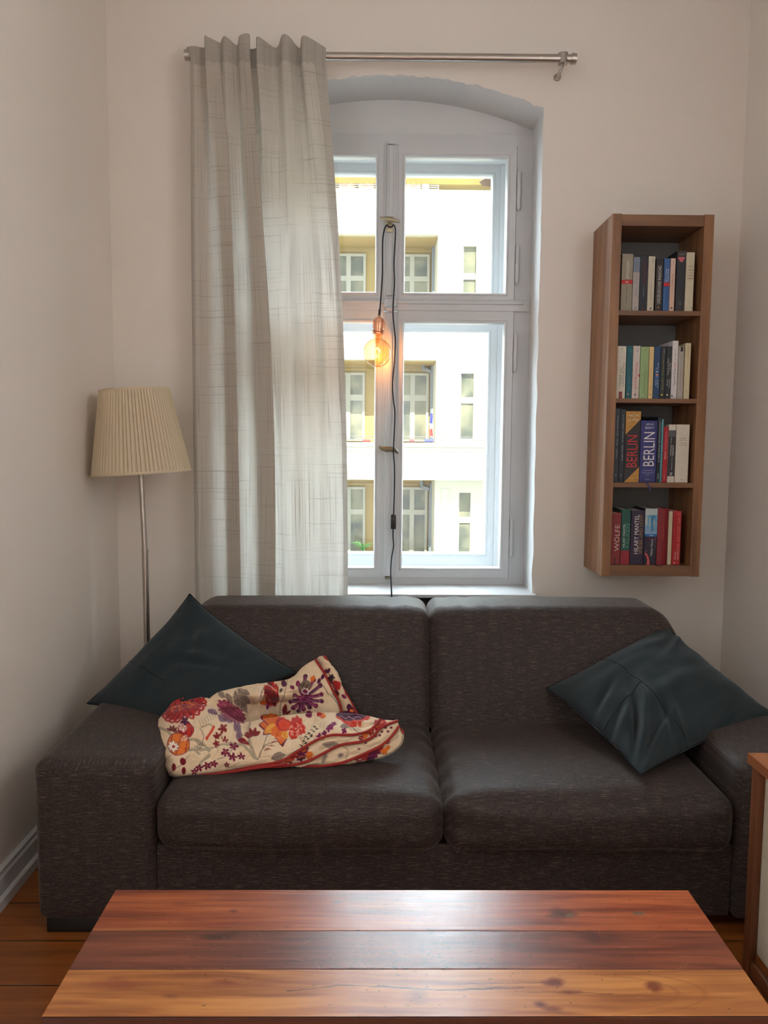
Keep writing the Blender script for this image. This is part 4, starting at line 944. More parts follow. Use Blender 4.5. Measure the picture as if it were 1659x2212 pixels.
def book(row, x0, x1, ytop, rgb, label, deco=(), depth=.13, round_=False, yf=3.150):
    """x0,x1: spine edges at the shelf, ytop: top of spine, all read off the photograph on the spine plane"""
    base_py, zb = {1: (668, 1.944), 2: (857, 1.595), 3: (1041, 1.254), 4: (1220, .913)}[row]
    a = at(x0, base_py, Y=yf).x; b = at(x1, base_py, Y=yf).x; zt = at((x0+x1)/2, ytop, Y=yf).z
    a += .0006; b -= .0006; zb += .0005; h = zt-zb
    m = MB(); c_ = .0018
    if h > 0:
        sp = .004 if round_ else .0
        m.box(a, a+c_, yf+.003, yf+depth, zb, zt, .0004, 1); m.box(b-c_, b, yf+.003, yf+depth, zb, zt, .0004, 1)
        if round_:
            pts = [(a+(b-a)*k/8, yf+.006-.007*math.sin(PI*k/8)) for k in range(9)]; pts += [(b, yf+.008), (a, yf+.008)]
            A = [m.bm.verts.new((x, y, zb)) for x, y in pts]; B = [m.bm.verts.new((x, y, zt)) for x, y in pts]
            m.bm.faces.new(A); m.bm.faces.new(B)
            for k in range(len(pts)): m.bm.faces.new((A[k], A[(k+1) % len(pts)], B[(k+1) % len(pts)], B[k]))
        else: m.box(a, b, yf, yf+.004, zb, zt, .0009, 2)
    o = m.build('book', cover_mat(rgb), None, smooth=round_, angle=40)
    tag(o, label, 'book', {1: 'books on the top shelf', 2: 'books on the second shelf', 3: 'books on the third shelf', 4: 'books in the bottom compartment'}[row])
    MB().box(a+c_+.0002, b-c_-.0002, yf+.005, yf+depth-.003, zb+.002, zt-.003).build('page_block', PAGE, o, smooth=False)
    ys = yf-.0006-(.001 if round_ else 0)
    for k, d in enumerate(deco):
        yy = ys-.00005*k
        if d[0] == 't':      # text: ('t', str, u0,u1, v0,v1, rgb, up)
            letter(d[1], (a+(b-a)*d[2], a+(b-a)*d[3], zb+h*d[4], zb+h*d[5]), yy-.0003, d[6], o, d[7] if len(d) > 7 else True)
        elif d[0] == 'b':    # band: ('b', u0,u1,v0,v1, rgb)
            MB().box(a+(b-a)*d[1], a+(b-a)*d[2], yy, yy+.0006, zb+h*d[3], zb+h*d[4]).build('spine_panel', ink(d[5]), o, smooth=False)
        elif d[0] == 'c':    # disc: ('c', u, v, r, rgb)
            cx, cz = a+(b-a)*d[1], zb+h*d[2]
            mb = MB(); vs = [mb.bm.verts.new((cx+math.cos(q*PI/12)*d[3], yy-.0002, cz+math.sin(q*PI/12)*d[3])) for q in range(24)]; mb.bm.faces.new(vs); mb.build('emblem', ink(d[4]), o, smooth=False)
        elif d[0] == 'p':    # polygon: ('p', [(u,v)...], rgb)
            mb = MB(); mb.bm.faces.new([mb.bm.verts.new((a+(b-a)*u, yy-.0002, zb+h*v)) for u, v in d[1]]); mb.build('spine_panel', ink(d[2]), o, smooth=False)
    return o, (a, b, zb, zt)
CRM = (205, 198, 180); WT = (215, 210, 200); DK = (40, 36, 36)
# top shelf
book(1, 1340, 1364.5, 548, (140, 130, 112), 'thick grey-beige book with red band against the shelf side', [('b', 0, 1, .475, .545, (176, 30, 34)), ('t', 'EFFINGERS', .42, .68, .57, .88, (205, 200, 190)), ('t', 'Gabriele Tergit', .40, .58, .14, .44, (70, 52, 45)), ('t', 'btb', .38, .64, .49, .53, (230, 200, 190), False)])
book(1, 1365, 1379.5, 555, (165, 156, 150), 'pale book fading to blue-grey at its top, beside the grey-beige one', [('b', 0, 1, .72, .995, (110, 120, 135)), ('t', 'GEORGE NY', .40, .62, .26, .44, (120, 118, 118)), ('t', 'KLEINE FREIHEIT', .42, .66, .48, .84, (138, 128, 132)), ('t', 'w', .3, .7, .04, .07, (70, 70, 70), False)])
book(1, 1379.8, 1397, 552, (34, 36, 44), 'near-black navy book with red lettering on the top shelf', [('t', 'KLAUSE UND KRAUT', .42, .66, .46, .90, (122, 34, 48)), ('t', 'Alexander Brauns', .45, .58, .26, .44, (170, 170, 170)), ('p', [(.4, .03), (.62, .03), (.5, .07)], (130, 50, 50))])
book(1, 1397.3, 1412, 553.5, (192, 184, 162), 'cream book with dark round emblem at its spine foot, top shelf', [('c', .52, .05, .0035, (52, 34, 38)), ('t', 'Meine geniale Freundin', .45, .62, .2, .52, (120, 110, 96)), ('t', 'Roman', .55, .72, .89, .96, (70, 64, 60))])
book(1, 1414.5, 1430, 558, (44, 40, 40), 'black book lettered UNDERGROUND RAILROAD with gold disc', [('b', .08, .11, .02, .98, (96, 74, 62)), ('b', .89, .92, .02, .98, (96, 74, 62)), ('t', 'UNDERGROUND RAILROAD', .25, .72, .14, .86, (196, 192, 184)), ('c', .45, .075, .0035, (168, 132, 70)), ('b', .26, .75, .90, .98, (26, 34, 38))])
book(1, 1431, 1444.5, 558, (52, 92, 142), 'mid-blue book with a red band on its spine', [('b', 0, 1, .475, .545, (178, 34, 42)), ('t', 'Die neue', .20, .45, .56, .80, (215, 215, 220)), ('t', 'Zuckerstadt', .55, .80, .56, .80, (215, 215, 220)), ('t', 'Anna Bonner', .42, .7, .16, .44, (22, 42, 92))])
book(1, 1445, 1456, 558, (206, 176, 156), 'thin pinkish-cream book between the blue and black ones', [('t', 'Der Gott der kleinen Dinge', .35, .62, .36, .70, (110, 50, 46)), ('t', 'Roy Arundhati', .35, .55, .15, .34, (190, 140, 130)), ('c', .45, .065, .0035, (60, 32, 40)), ('t', 'Roman', .35, .6, .88, .95, (130, 100, 90))])
book(1, 1458, 1477.5, 542, (36, 37, 42), 'tall black paperback with pink patch at the spine top', [('b', .05, .95, .962, .99, (60, 56, 56)), ('t', 'GRIEF', .15, .88, .925, .955, (150, 150, 130), False), ('p', [(.12, .90), (.88, .90), (.84, .86), (.70, .855), (.72, .82), (.3, .82), (.28, .855), (.14, .86)], (196, 96, 108)), ('b', .48, .495, .12, .8, (74, 74, 78)), ('b', .35, .68, .115, .165, (92, 92, 94)), ('t', 'LN', .4, .64, .125, .155, (30, 30, 34), False)])
book(1, 1478.2, 1496.5, 545, (198, 188, 162), 'cream paperback with brush lettering, last on the top shelf', [('t', 'JUNOT', .25, .88, .745, .77, (90, 84, 76), False), ('t', 'DIAZ', .32, .85, .69, .72, (90, 84, 76), False), ('t', 'Das kurze', .15, .9, .645, .665, (120, 60, 50), False), ('t', 'wunderbare', .15, .9, .60, .625, (120, 60, 50), False), ('t', 'Leben', .2, .9, .545, .58, (130, 40, 34), False), ('c', .86, .06, .002, (110, 116, 112))])
# second shelf
book(2, 1330, 1350, 747.6, (204, 196, 178), 'wide cream book with dark red label at its foot', [('t', 'TRUMAN KALT', .32, .56, .24, .62, (94, 86, 78)), ('t', 'CAPOTE BLÜTIG', .60, .84, .22, .68, (94, 86, 78)), ('b', .32, .68, .0, .13, (120, 26, 34)), ('t', 'KEIN', .42, .56, .02, .11, (190, 120, 120)), ('t', 'Roman', .42, .54, .92, .97, (40, 40, 40))])
book(2, 1351, 1364, 746.6, (22, 88, 98), 'teal book with small orange disc', [('t', 'PETE BEYER', .42, .6, .16, .42, (80, 140, 150)), ('c', .42, .08, .0033, (210, 140, 86)), ('t', 'dtv', .5, .7, .88, .95, (90, 150, 160))])
book(2, 1364.4, 1380, 747, (200, 186, 176), 'pinkish-white book with red lettering and a plum disc', [('t', 'ALICE MUNRO', .32, .62, .17, .45, (190, 74, 60)), ('t', 'Liebes Leben', .36, .64, .46, .69, (200, 60, 90)), ('c', .46, .075, .0034, (70, 34, 62)), ('p', [(.86, .47), (1, .45), (1, .40), (.8, .43)], (170, 26, 34)), ('t', 'dtv', .5, .68, .88, .95, (80, 70, 70))])
book(2, 1380.4, 1399, 749, (142, 166, 114), 'pale green paperback on the second shelf', [('t', 'Nachtzeit  Jeane Vinn', .5, .64, .14, .54, (70, 90, 60)), ('c', .42, .07, .0024, (190, 190, 150)), ('t', 'Roman', .52, .62, .92, .97, (80, 100, 70))])
book(2, 1399.5, 1409.7, 749, (216, 186, 130), 'thin yellow-ochre book beside the pale green one', [('t', 'Mirja Lausen  Ein Winter', .42, .68, .14, .62, (158, 130, 84)), ('c', .45, .075, .0018, (50, 40, 34))])
book(2, 1410.3, 1423.8, 748.5, (34, 68, 104), 'navy book with small picture at mid-spine', [('t', 'Nathan', .24, .46, .26, .38, (190, 205, 220)), ('t', 'Landhaus', .54, .76, .21, .37, (190, 205, 220)), ('b', .3, .72, .40, .43, (90, 130, 190)), ('b', .3, .72, .44, .48, (196, 130, 110)), ('b', .3, .72, .505, .53, (150, 190, 220)), ('t', 'Die', .28, .44, .56, .60, (190, 205, 220)), ('t', 'Thursdalle', .56, .74, .56, .70, (190, 205, 220))])
book(2, 1424.2, 1435.4, 748, (40, 44, 48), 'black book with yellow disc', [('t', 'Nathan Landhaus  Das Gewissen meiner Seele', .35, .66, .17, .84, (150, 155, 90)), ('c', .45, .075, .0034, (212, 200, 60)), ('t', 'STAR', .5, .75, .86, .95, (180, 180, 180))])
book(2, 1435.8, 1448, 748, (34, 38, 42), 'black book with cream disc and white lettering', [('t', 'David', .24, .46, .25, .36, (205, 200, 190)), ('t', 'Grossman', .60, .82, .21, .38, (205, 200, 190)), ('t', 'Kommt ein Pferd', .24, .5, .46, .77, (205, 200, 190)), ('t', 'in die Bar', .62, .86, .52, .70, (205, 200, 190)), ('c', .42, .075, .0034, (206, 196, 164))])
book(2, 1448.4, 1461.5, 736, (212, 206, 204), 'tall white book with black and red spine lettering', [('t', 'Tausend Zeilen', .36, .66, .22, .53, (30, 28, 30)), ('t', 'Lüge', .36, .68, .54, .63, (188, 24, 40)), ('t', 'Juan Moreno', .40, .64, .66, .87, (90, 86, 86)), ('b', .12, .3, .035, .065, (30, 28, 30)), ('t', 'rowohlt', .15, .8, .015, .03, (60, 56, 56), False)], depth=.15)
book(2, 1462, 1474.5, 748, (168, 160, 150), 'grey book with tiny black square, between white and cream ones', [('c', .48, .455, .0016, (24, 22, 24)), ('t', 'Daniel Kehlmann', .38, .58, .16, .42, (120, 112, 106)), ('t', 'Die Vermessung der Welt', .38, .58, .50, .86, (140, 132, 124)), ('b', .35, .75, .9, .99, (36, 34, 36))])
book(2, 1476, 1488.8, 741, (204, 190, 152), 'cream-yellow book, last on the second shelf', [('t', 'Uwe Timm  Am Beispiel meines Bruders', .46, .62, .56, .93, (120, 110, 84))], depth=.15)
# third shelf
book(3, 1324, 1335, 882, (48, 54, 60), 'slate book with pale serif lettering against the shelf side', [('t', 'Heyden    Berlin - Ecke Prenzlauer', .38, .7, .33, .90, (150, 158, 162)), ('c', .5, .1, .0035, (120, 128, 132)), ('c', .5, .1, .0029, (48, 54, 60)), ('t', 'L', .4, .6, .085, .115, (150, 158, 162), False)], depth=.19)
book(3, 1335.4, 1346.6, 884, (34, 40, 46), 'dark slate book beside the ochre and black one', [('t', 'Roger Melis    In einem stillen Land', .42, .76, .30, .92, (160, 166, 168)), ('c', .5, .1, .0035, (120, 128, 132)), ('c', .5, .1, .0029, (34, 40, 46)), ('t', 'L', .4, .6, .085, .115, (150, 158, 162), False)], depth=.19)
bk = []
for k in range(26): 
    r_ = random.Random(k); u = r_.uniform(.04, .75); v = r_.uniform(.75, .99)
    if v > .70+u*.27: bk.append(('b', u, u+r_.uniform(.03, .12), v, v+.006, (70, 48, 26)))
for k in range(10):
    r_ = random.Random(k+50); u = r_.uniform(.5, .9); v = r_.uniform(.01, .16)
    if v < (u-.1)*.2: bk.append(('b', u, u+r_.uniform(.03, .09), v, v+.006, (70, 48, 26)))
book(3, 1347, 1379.6, 888.5, (42, 40, 42), 'thick black and ochre book with red BERLIN lettering', [('p', [(0, .67), (0, 1), (1, 1), (1, .89)], (184, 134, 62)), ('p', [(0, 0), (1, 0), (1, .22)], (184, 134, 62))]+bk+[('t', 'JASON', .16, .84, .915, .955, (216, 202, 176), False), ('t', 'LUTES', .16, .84, .86, .90, (216, 202, 176), False), ('t', 'BERLIN', .14, .82, .215, .665, (188, 48, 54)), ('t', 'CARLSEN', .3, .7, .05, .066, (220, 190, 130), False)], depth=.17)
book(3, 1380.2, 1416, 908.5, (50, 52, 112), 'thick indigo book with large white BERLIN lettering and a ribbon', [('t', 'JENS', .30, .76, .918, .955, (208, 204, 208), False), ('t', 'BISKY', .26, .80, .865, .902, (208, 204, 208), False), ('t', 'BERLIN', .20, .86, .265, .815, (214, 208, 206)), ('t', 'BIOGRAPHIE', .24, .82, .185, .203, (170, 168, 196), False), ('t', 'EINER GROSSEN', .16, .88, .150, .168, (170, 168, 196), False), ('t', 'STADT', .36, .68, .115, .133, (170, 168, 196), False), ('t', 'Rowohlt', .38, .64, .035, .06, (190, 188, 206), False)], depth=.16)
book(3, 1386, 1423.2, 900, (18, 22, 28), 'dark book standing behind the indigo one', depth=.035, yf=3.32)
book(3, 1416.5, 1424, 900.5, (24, 32, 44), 'narrow navy book with small white lettering', [('t', 'Kunstlich Richter Wand Gerinnbarkeit', .4, .8, .31, .93, (190, 196, 200)), ('t', 'Reclam', .35, .75, .06, .14, (190, 196, 200))], depth=.15)
book(3, 1424.4, 1429.3, 905, (86, 142, 148), 'very thin pale teal book', depth=.15)
book(3, 1429.7, 1440, 922, (168, 26, 38), 'narrow red book with white lettering on the third shelf', [('t', 'BERLIN', .3, .62, .42, .56, (225, 170, 170)), ('t', 'Eine literarische Einladung', .38, .68, .60, .92, (215, 150, 150)), ('t', 'Wagenbach', .3, .56, .05, .17, (225, 170, 170))], depth=.13)
book(3, 1440.4, 1456.2, 917, (206, 198, 184), 'white book wrapped in a wide black dust band', [('b', 0, 1, .11, .90, (44, 42, 44)), ('b', 0, 1, .79, .895, (86, 84, 88)), ('t', 'HANNAH', .28, .46, .46, .65, (214, 208, 202)), ('t', 'ARENDT', .58, .76, .46, .65, (214, 208, 202)), ('t', 'Ein Leben', .26, .42, .68, .78, (200, 196, 192)), ('t', 'Elisabeth Young', .5, .66, .22, .44, (200, 196, 192)), ('t', '46', .3, .7, .12, .18, (214, 208, 202))], depth=.16)
book(3, 1456.6, 1485.5, 917, (206, 196, 178), 'thick cream book with small dark title, last on the third shelf', [('t', 'GEGEN', .30, .76, .755, .772, (84, 78, 72), False), ('t', 'DEN TAG', .24, .82, .72, .737, (84, 78, 72), False), ('t', 'THOMAS', .28, .80, .672, .689, (84, 78, 72), False), ('t', 'PYNCHON', .20, .86, .637, .654, (84, 78, 72), False), ('c', .5, .05, .0016, (60, 54, 50))], depth=.16)
# bottom compartment
book(4, 1317, 1338.6, 1108, (126, 38, 42), 'muted red book lettered WÖLFE, first in the bottom compartment', [('t', 'WÖLFE', .30, .88, .26, .77, (196, 176, 166)), ('b', .42, .56, .0, .14, (66, 34, 40)), ('t', 'HILARY MANTEL', .04, .12, .36, .74, (160, 90, 88))], depth=.14)
book(4, 1339.2, 1359, 1100.5, (24, 78, 68), 'dark green book with red foot', [('b', 0, 1, 0, .255, (138, 34, 44)), ('t', 'HILARY MANTEL', .20, .44, .31, .74, (196, 200, 186)), ('t', 'FALKEN', .52, .96, .31, .74, (84, 130, 110)), ('t', 'DUMONT', .3, .7, .045, .065, (100, 26, 36), False)], depth=.15)
book(4, 1360, 1389, 1102.5, (46, 34, 58), 'thick dark violet book with white and gold lettering', [('t', 'HILARY MANTEL', .26, .58, .20, .92, (214, 206, 202)), ('t', 'SPIEGEL UND LICHT', .62, .88, .20, .92, (150, 122, 80)), ('t', 'DUMONT', .32, .72, .04, .075, (80, 70, 96), False)], depth=.15)
rg = random.Random(3); stk = []
for k in range(46):
    u = rg.uniform(.2, .92); stk.append(('b', u, u+.05, .86-rg.uniform(0, .28)*abs(math.sin(u*9)), .88, (70, 140, 182) if k % 2 else (104, 162, 196)))
book(4, 1389.6, 1416.5, 1098, (40, 32, 48), 'book with pale blue upper half and pink curve below', [('b', 0, 1, .54, .995, (176, 184, 182)), ('b', 0, 1, .54, .70, (128, 164, 190)), ('b', .0, 1, .855, .865, (84, 146, 186))]+stk+[('b', 0, 1, .50, .545, (28, 98, 160)), ('t', 'btb', .38, .72, .51, .535, (190, 210, 220), False), ('t', 'Buch der Väter', .48, .68, .60, .86, (50, 74, 104)), ('t', 'Miklós Vámos', .50, .68, .16, .46, (206, 200, 200)), ('p', [(.05, .22), (.22, .20), (.38, .14), (.46, .06), (.46, 0), (.22, 0), (.26, .08), (.18, .15), (.03, .19)], (190, 80, 84)), ('c', .14, .24, .0028, (150, 78, 92)), ('p', [(.3, .49), (.5, .49), (.42, .42)], (92, 40, 66)), ('p', [(.74, .49), (.94, .49), (.84, .40)], (92, 40, 66))], depth=.14)
book(4, 1417, 1440.4, 1098.5, (124, 18, 28), 'dark crimson hardback with rounded spine', [('t', 'Jonathan Safran Foer  Hier bin ich', .50, .60, .44, .95, (190, 110, 100))], depth=.16, round_=True)
book(4, 1441, 1449.3, 1104.5, (198, 186, 156), 'slim cream book between two red ones', [('t', 'Nicole Krauss  Die Geschichte der Liebe', .42, .66, .20, .90, (150, 140, 112))], depth=.13)
book(4, 1450, 1468.3, 1104, (166, 26, 32), 'bright red book lettered DAS GROSSE HAUS', [('t', 'DAS GROSSE HAUS', .52, .90, .25, .97, (214, 110, 106)), ('t', 'NICOLE', .30, .50, .10, .24, (226, 190, 180)), ('t', 'KRAUSS', .64, .80, .10, .24, (226, 190, 180)), ('t', 'R', .26, .46, .02, .05, (226, 190, 180), False)], depth=.13)
# ribbon of the indigo book hanging over the shelf edge
rb_ = [at(1391, 1040, Y=3.145), at(1396, 1041, Y=3.128), at(1399, 1046, Y=3.124), at(1403, 1052, Y=3.123), at(1404, 1061, Y=3.124)]
mb = MB(); mb.grid([[p+Vector((-.003, 0, 0)), p+Vector((.003, -.001, 0))] for p in rb_])
rib = mb.build('ribbon_bookmark', plain('indigo_ribbon', C8(40, 44, 110), .6)); ib = [o for o in COL.objects if o.get('label', '').startswith('thick indigo')][0]; rib.parent = ib
mb = MB(); rb_ = [at(1412, 1221, Y=3.14), at(1420, 1222, Y=3.127), at(1430, 1224, Y=3.1275)]
mb.grid([[p+Vector((0, 0, .002)), p+Vector((0, 0, -.002))] for p in rb_]); rib = mb.build('ribbon_bookmark', plain('crimson_ribbon', C8(90, 16, 26), .6)); rib.parent = [o for o in COL.objects if o.get('label', '').startswith('dark crimson')][0]

# ------------------------------------------------------------------ pendant bulb on its cord
def pendant():
    t = tag(empty('pendant_lamp', (.01, 3.5, 1.97)), 'glowing amber globe bulb in a copper socket hung from the window handle', 'pendant lamp')
    c = at(815, 762, Y=3.498); r = .0635
    s0 = at(819, 682, Y=3.498)
    axd = (s0-c).normalized(); q = Vector((0, 0, 1)).rotation_difference(axd).to_matrix()
    prof = [(0.0001, -r)]+[(r*math.sin(a), -r*math.cos(a)) for a in np.linspace(.1, PI*.865, 30)]
    prof += [(.0225, .0605), (.0195, .066), (.0182, .074), (.018, .092)]
    g = MB().lathe(prof, 48, c, None, q).build('bulb', AMBER, t)
    L = (s0-c).length
    MB().lathe([(.0, .080), (.024, .080), (.027, .083), (.027, .088), (.023, .090), (.027, .093), (.027, .099), (.023, .101), (.0235, .104), (.0235, L-.020), (.021, L-.013), (.009, L-.008), (.007, L), (0, L)], 32, c, None, q).build('socket', COPPER, t, angle=30)
    rb = MB()
    for k in range(12):
        a = k*PI/6; p = Vector((.0238*math.cos(a), .0238*math.sin(a), 0)); rb.tube([c+q @ (p+Vector((0, 0, .107))), c+q @ (p+Vector((0, 0, L-.024)))], .0022, 6)
    rb.build('socket_rib', COPPER, t)
    MB().lathe([(0, .04), (.004, .041), (.006, .055), (.008, .085), (0, .085)], 16, c, None, q).build('glass_stem', AMBER, g)
    em = NT('glowing_filament'); e = em.n('ShaderNodeEmission'); e.inputs[0].default_value = (1, .42, .12, 1); e.inputs[1].default_value = 14; em.l(e.outputs[0], em.out.inputs[0])
    pts = []
    for p in cr(np.array([(-10, 18, 0), (-4, 26, 4), (3, 30, 8), (8, 20, 8), (9, 6, 4), (4, -6, -2), (-5, -14, -6), (-10, -21, -4), (-2, -20, 2), (8, -22, 5)], float), np.linspace(0, 1, 60)): pts.append(c+Vector((p[0]/1000*1.1, p[2]/1000, p[1]/1000*.85-.002)))
    MB().tube(pts, .0012, 8).build('filament', em.m, g)
    p2 = [c+Vector((-.010, 0, .010)), c+Vector((-.006, 0, .016)), c+Vector((.004, .002, .014)), c+Vector((.009, .002, .002))]
    MB().tube(p2, .0011, 8).build('filament', em.m, g)
    lo = light('bulb_light', 'POINT', c+Vector((.002, .0, .0)), (0, 0, 0), 1.1, (1, .42, .14), shadow_soft_size=.0008)
    # black textile cord: up from the socket, round the handle, down past the switch to behind the sofa
    Yc = 3.545
    path = [(819, 683, 3.498), (821, 665, 3.502), (823, 640, 3.51), (826, 590, 3.53), (826, 545, 3.54), (827, 515, 3.542), (831, 494, 3.54), (836, 486, 3.535), (840, 490, 3.53), (846, 490, 3.53), (850, 486, 3.536), (854, 496, 3.54), (853, 530, 3.55), (851, 570, 3.552), (852, 610, 3.552), (850, 645, 3.545), (849, 680, 3.54), (852, 712, 3.548), (854, 740, 3.55), (852, 780, 3.55), (848, 830, 3.55), (850, 865, 3.55), (853, 890, 3.548), (852, 930, 3.535), (850, 975, 3.522), (852, 1010, 3.53), (852, 1060, 3.535), (850, 1112, 3.53)]
    q_ = cr(np.array(path, float), np.linspace(0, 1, 220)); MB().tube([at(a, b, Y=y) for a, b, y in q_], .0032, 8).build('cord', CORD, t)
    path = [(849, 1142, 3.53), (849, 1160, 3.52), (850, 1180, 3.50), (846, 1205, 3.46), (844, 1235, 3.40), (845, 1262, 3.36), (846, 1290, 3.345), (847, 1340, 3.335), (846, 1500, 3.33), (846, 1640, 3.33)]
    q_ = cr(np.array(path, float), np.linspace(0, 1, 120)); MB().tube([at(a, b, Y=y) for a, b, y in q_], .0032, 8).build('cord', CORD, t)
    s = at(850, 1127, Y=3.528); sw = MB().box(s.x-.0125, s.x+.0125, 3.518, 3.542, s.z-.034, s.z+.034, .004, 3).build('switch', BLACKP, t)
    MB().box(s.x-.004, s.x+.007, 3.514, 3.520, s.z-.010, s.z+.012, .002).build('switch_rocker', BLACKP, sw)
    MB().tube([at(820.5, 668, Y=3.5), at(819, 683, Y=3.498)], .0055, 12).build('cord_grip', BLACKP, t)
pendant()

# ------------------------------------------------------------------ the street outside: the apartment building opposite
CREAM = paint('cream_facade', (.62, .585, .46, 1), .85, .3); YELLOW = paint('yellow_loggia_render', (.40, .28, .105, 1), .85, .3)
WFR = plain('white_window_paint', (.40, .37, .29, 1), .5)
OLIVE = NT('far_window_glass'); OLIVE.set(Base_Color=(.17, .17, .10, 1), Roughness=.12); n = OLIVE.noise(OLIVE.coords((1, 1, 1)), 1.4, 3); OLIVE.set(Base_Color=OLIVE.ramp(n, [(.35, (.08, .09, .07)), (.6, (.24, .225, .14))]))  # olive and grey mottling paints reflections into the pane colour
FY = 24.0; RY = 25.5
def building():
    t = tag(empty('apartment_building', (0, 24, -9)), 'cream apartment building across the courtyard with yellow loggias and balconies', 'building')
    z = lambda py, Y=FY: at(943, py, Y=Y).z
    xe = at(943, 780, Y=FY).x
    L1, P1_, L2, P2_, L3 = z(507), z(704), z(778), z(957), z(1037)
    rws = [(1002, 1028, 531, 700, 590, 604), (996.5, 1023, 806, 947, 858, 871), (992.5, 1016, 1064, 1193, 1116, 1129)]
    holes = []
    for a, b, c, d, e, f in rws: holes.append((at(a-1, c, Y=FY).x, at(b+1, c, Y=FY).x, z(d), z(c)))
    m = MB()
    # right bay with its three window openings
    hx0, hx1 = min(h[0] for h in holes), max(h[1] for h in holes); zz = -9
    m.box(xe, hx0, FY, FY+1.6, -9, z(410)); m.box(hx1, 16, FY, FY+1.6, -9, z(410))
    for h_ in sorted(holes, key=lambda q: q[2]):
        m.box(hx0, hx1, FY, FY+1.6, zz, h_[2]); m.box(hx0, h_[0], FY, FY+1.6, h_[2], h_[3]); m.box(h_[1], hx1, FY, FY+1.6, h_[2], h_[3]); zz = h_[3]
    m.box(hx0, hx1, FY, FY+1.6, zz, z(410))
    for a, b in ((L1, z(410)), (L2, P1_), (L3, P2_), (-9, L3-2.6)): m.box(-16, xe, FY, FY+.25, a, b)
    for a in (L1, L2, L3): m.box(-16, xe, FY+.25, RY+.2, a, a+.2)
    m.build('facade', CREAM, t, smooth=False)
    m = MB()
    for a in (L1, L2, L3): m.box(-16, xe-.01, FY+.26, RY, a-.03, a-.002)
    m.build('loggia_ceiling', YELLOW, t, smooth=False)
    MB().box(-16, xe+.05, RY, RY+.3, -9, z(410)).build('loggia_wall', YELLOW, t, smooth=False)
    # full-width balcony slab with cornice between the lower floors
    zb = z(957, 23.2); m = MB(); m.box(-16, 16, 23.3, FY, z(1037, 23.2)+.01, z(1037, 23.2)+.25); m.box(-16, 16, 23.2, 23.35, z(1037, 23.2), zb); m.box(-16, 16, 23.08, 23.4, zb-.13, zb, .03); m.box(-16, 16, 23.14, 23.4, zb-.24, zb-.13, .02)
    m.build('balcony', CREAM, t, smooth=False)
    m = MB(); zr = z(944, 23.25)
    for dz in (0, -.09): m.tube([(-16, 23.25, zr+dz), (16, 23.25, zr+dz)], .012, 6)
    for k in range(107): m.tube([(-16+k*.3, 23.25, zb), (-16+k*.3, 23.25, zr)], .008, 5)
    m.build('railing', plain('railing_iron', (.10, .10, .10, 1), .5), t)
    m = MB(); zt = z(412); m.box(-16, xe+.1, FY-.05, FY+.3, zt-.08, zt)
    for dz in (.07, .13, .19): m.tube([(-16, FY+.1, zt+dz), (xe, FY+.1, zt+dz)], .009, 6)
    for k in range(60): m.tube([(xe-k*.3, FY+.1, zt), (xe-k*.3, FY+.1, zt+.2)], .008, 5)
    m.build('railing', plain('railing_white', (.6, .6, .62, 1), .5), t)
    MB().box(-16, 16, FY+1.0, FY+2.2, z(398, 25), z(398, 25)+1.6).build('awning', paint('awning_shaded', (.22, .155, .035, 1), .9), t, smooth=False)  # yellow darkened in the colour to stand for a shaded underside
    MB().box(-16, 16, FY+2.2, FY+2.4, z(412)-.2, z(398)+3).build('upper_wall', CREAM, t, smooth=False)
    def win(xa, xb, zc, zd, tr0, tr1, Y, two, deep=.0):
        f = MB(); s = .05; f.ring((xa-.08, xb+.08, zc-.06, zd+.08), (xa, xb, zc, zd), Y-.05, Y+.05)
        f.box(xa, xb, Y-.04, Y+.04, tr0, tr1)
        if two: mid = (xa+xb)/2; f.box(mid-.075, mid+.075, Y-.045, Y+.04, zc, zd)
        o = f.build('window', WFR, t, smooth=False)
        MB().box(xa, xb, Y+.01, Y+.03, zc, zd).build('pane', OLIVE.m, o, smooth=False)
    for (a, b, c, d, e, f) in rws: win(at(a, c, Y=FY+.12).x, at(b, c, Y=FY+.12).x, z(d, FY+.12), z(c, FY+.12), z(f, FY+.12), z(e, FY+.12), FY+.12, False)
    for (c, d, e, f, xs) in ((556, 700, 598, 609, ((721, 785), (858, 923))), (812, 950, 854, 867, ((721, 783), (862, 921))), (1058, 1193, 1101, 1112, ((722, 784), (862, 918)))):
        for a, b in xs: win(at(a, c, Y=RY-.06).x, at(b, c, Y=RY-.06).x, z(d, RY-.06), z(c, RY-.06), z(f, RY-.06), z(e, RY-.06), RY-.06, True)
        for a, b in ((at(560, c, Y=RY).x, at(640, c, Y=RY).x),): win(a, b, z(d, RY-.06), z(c, RY-.06), z(f, RY-.06), z(e, RY-.06), RY-.06, True)
        # moulded band over the windows
        MB().box(-16, xe, RY-.05, RY, z(c-14, RY), z(c-10, RY)).build('cornice', YELLOW, t, smooth=False)
    # rusticated grooves: slim courses on the shaded ground storey
    for py in (1085, 1124, 1163): MB().box(xe+.2, hx0-.3, FY-.03, FY, z(py), z(py)+.42).build('rustic_course', CREAM, t, smooth=False)
    # drain pipes
    pipe = plain('zinc_pipe', (.22, .24, .26, 1), .5)
    for a, b in ((784, 950), (1037, 1195)):
        x = at(934, 850, Y=RY-.15).x; MB().tube([(x-.32, RY-.12, z(a+2, RY)), (x-.3, RY-.15, z(a+14, RY)), (x-.08, RY-.15, z(a+18, RY)), (x, RY-.15, z(a+8, RY)), (x, RY-.15, z(b, RY))], .075, 10).build('drain_pipe', pipe, t)
    x = at(938, 560, Y=RY-.3).x; MB().tube([(x, RY-.15, z(530, RY)), (x, RY-.15, z(704, RY))], .07, 10).build('drain_pipe', pipe, t)
building()
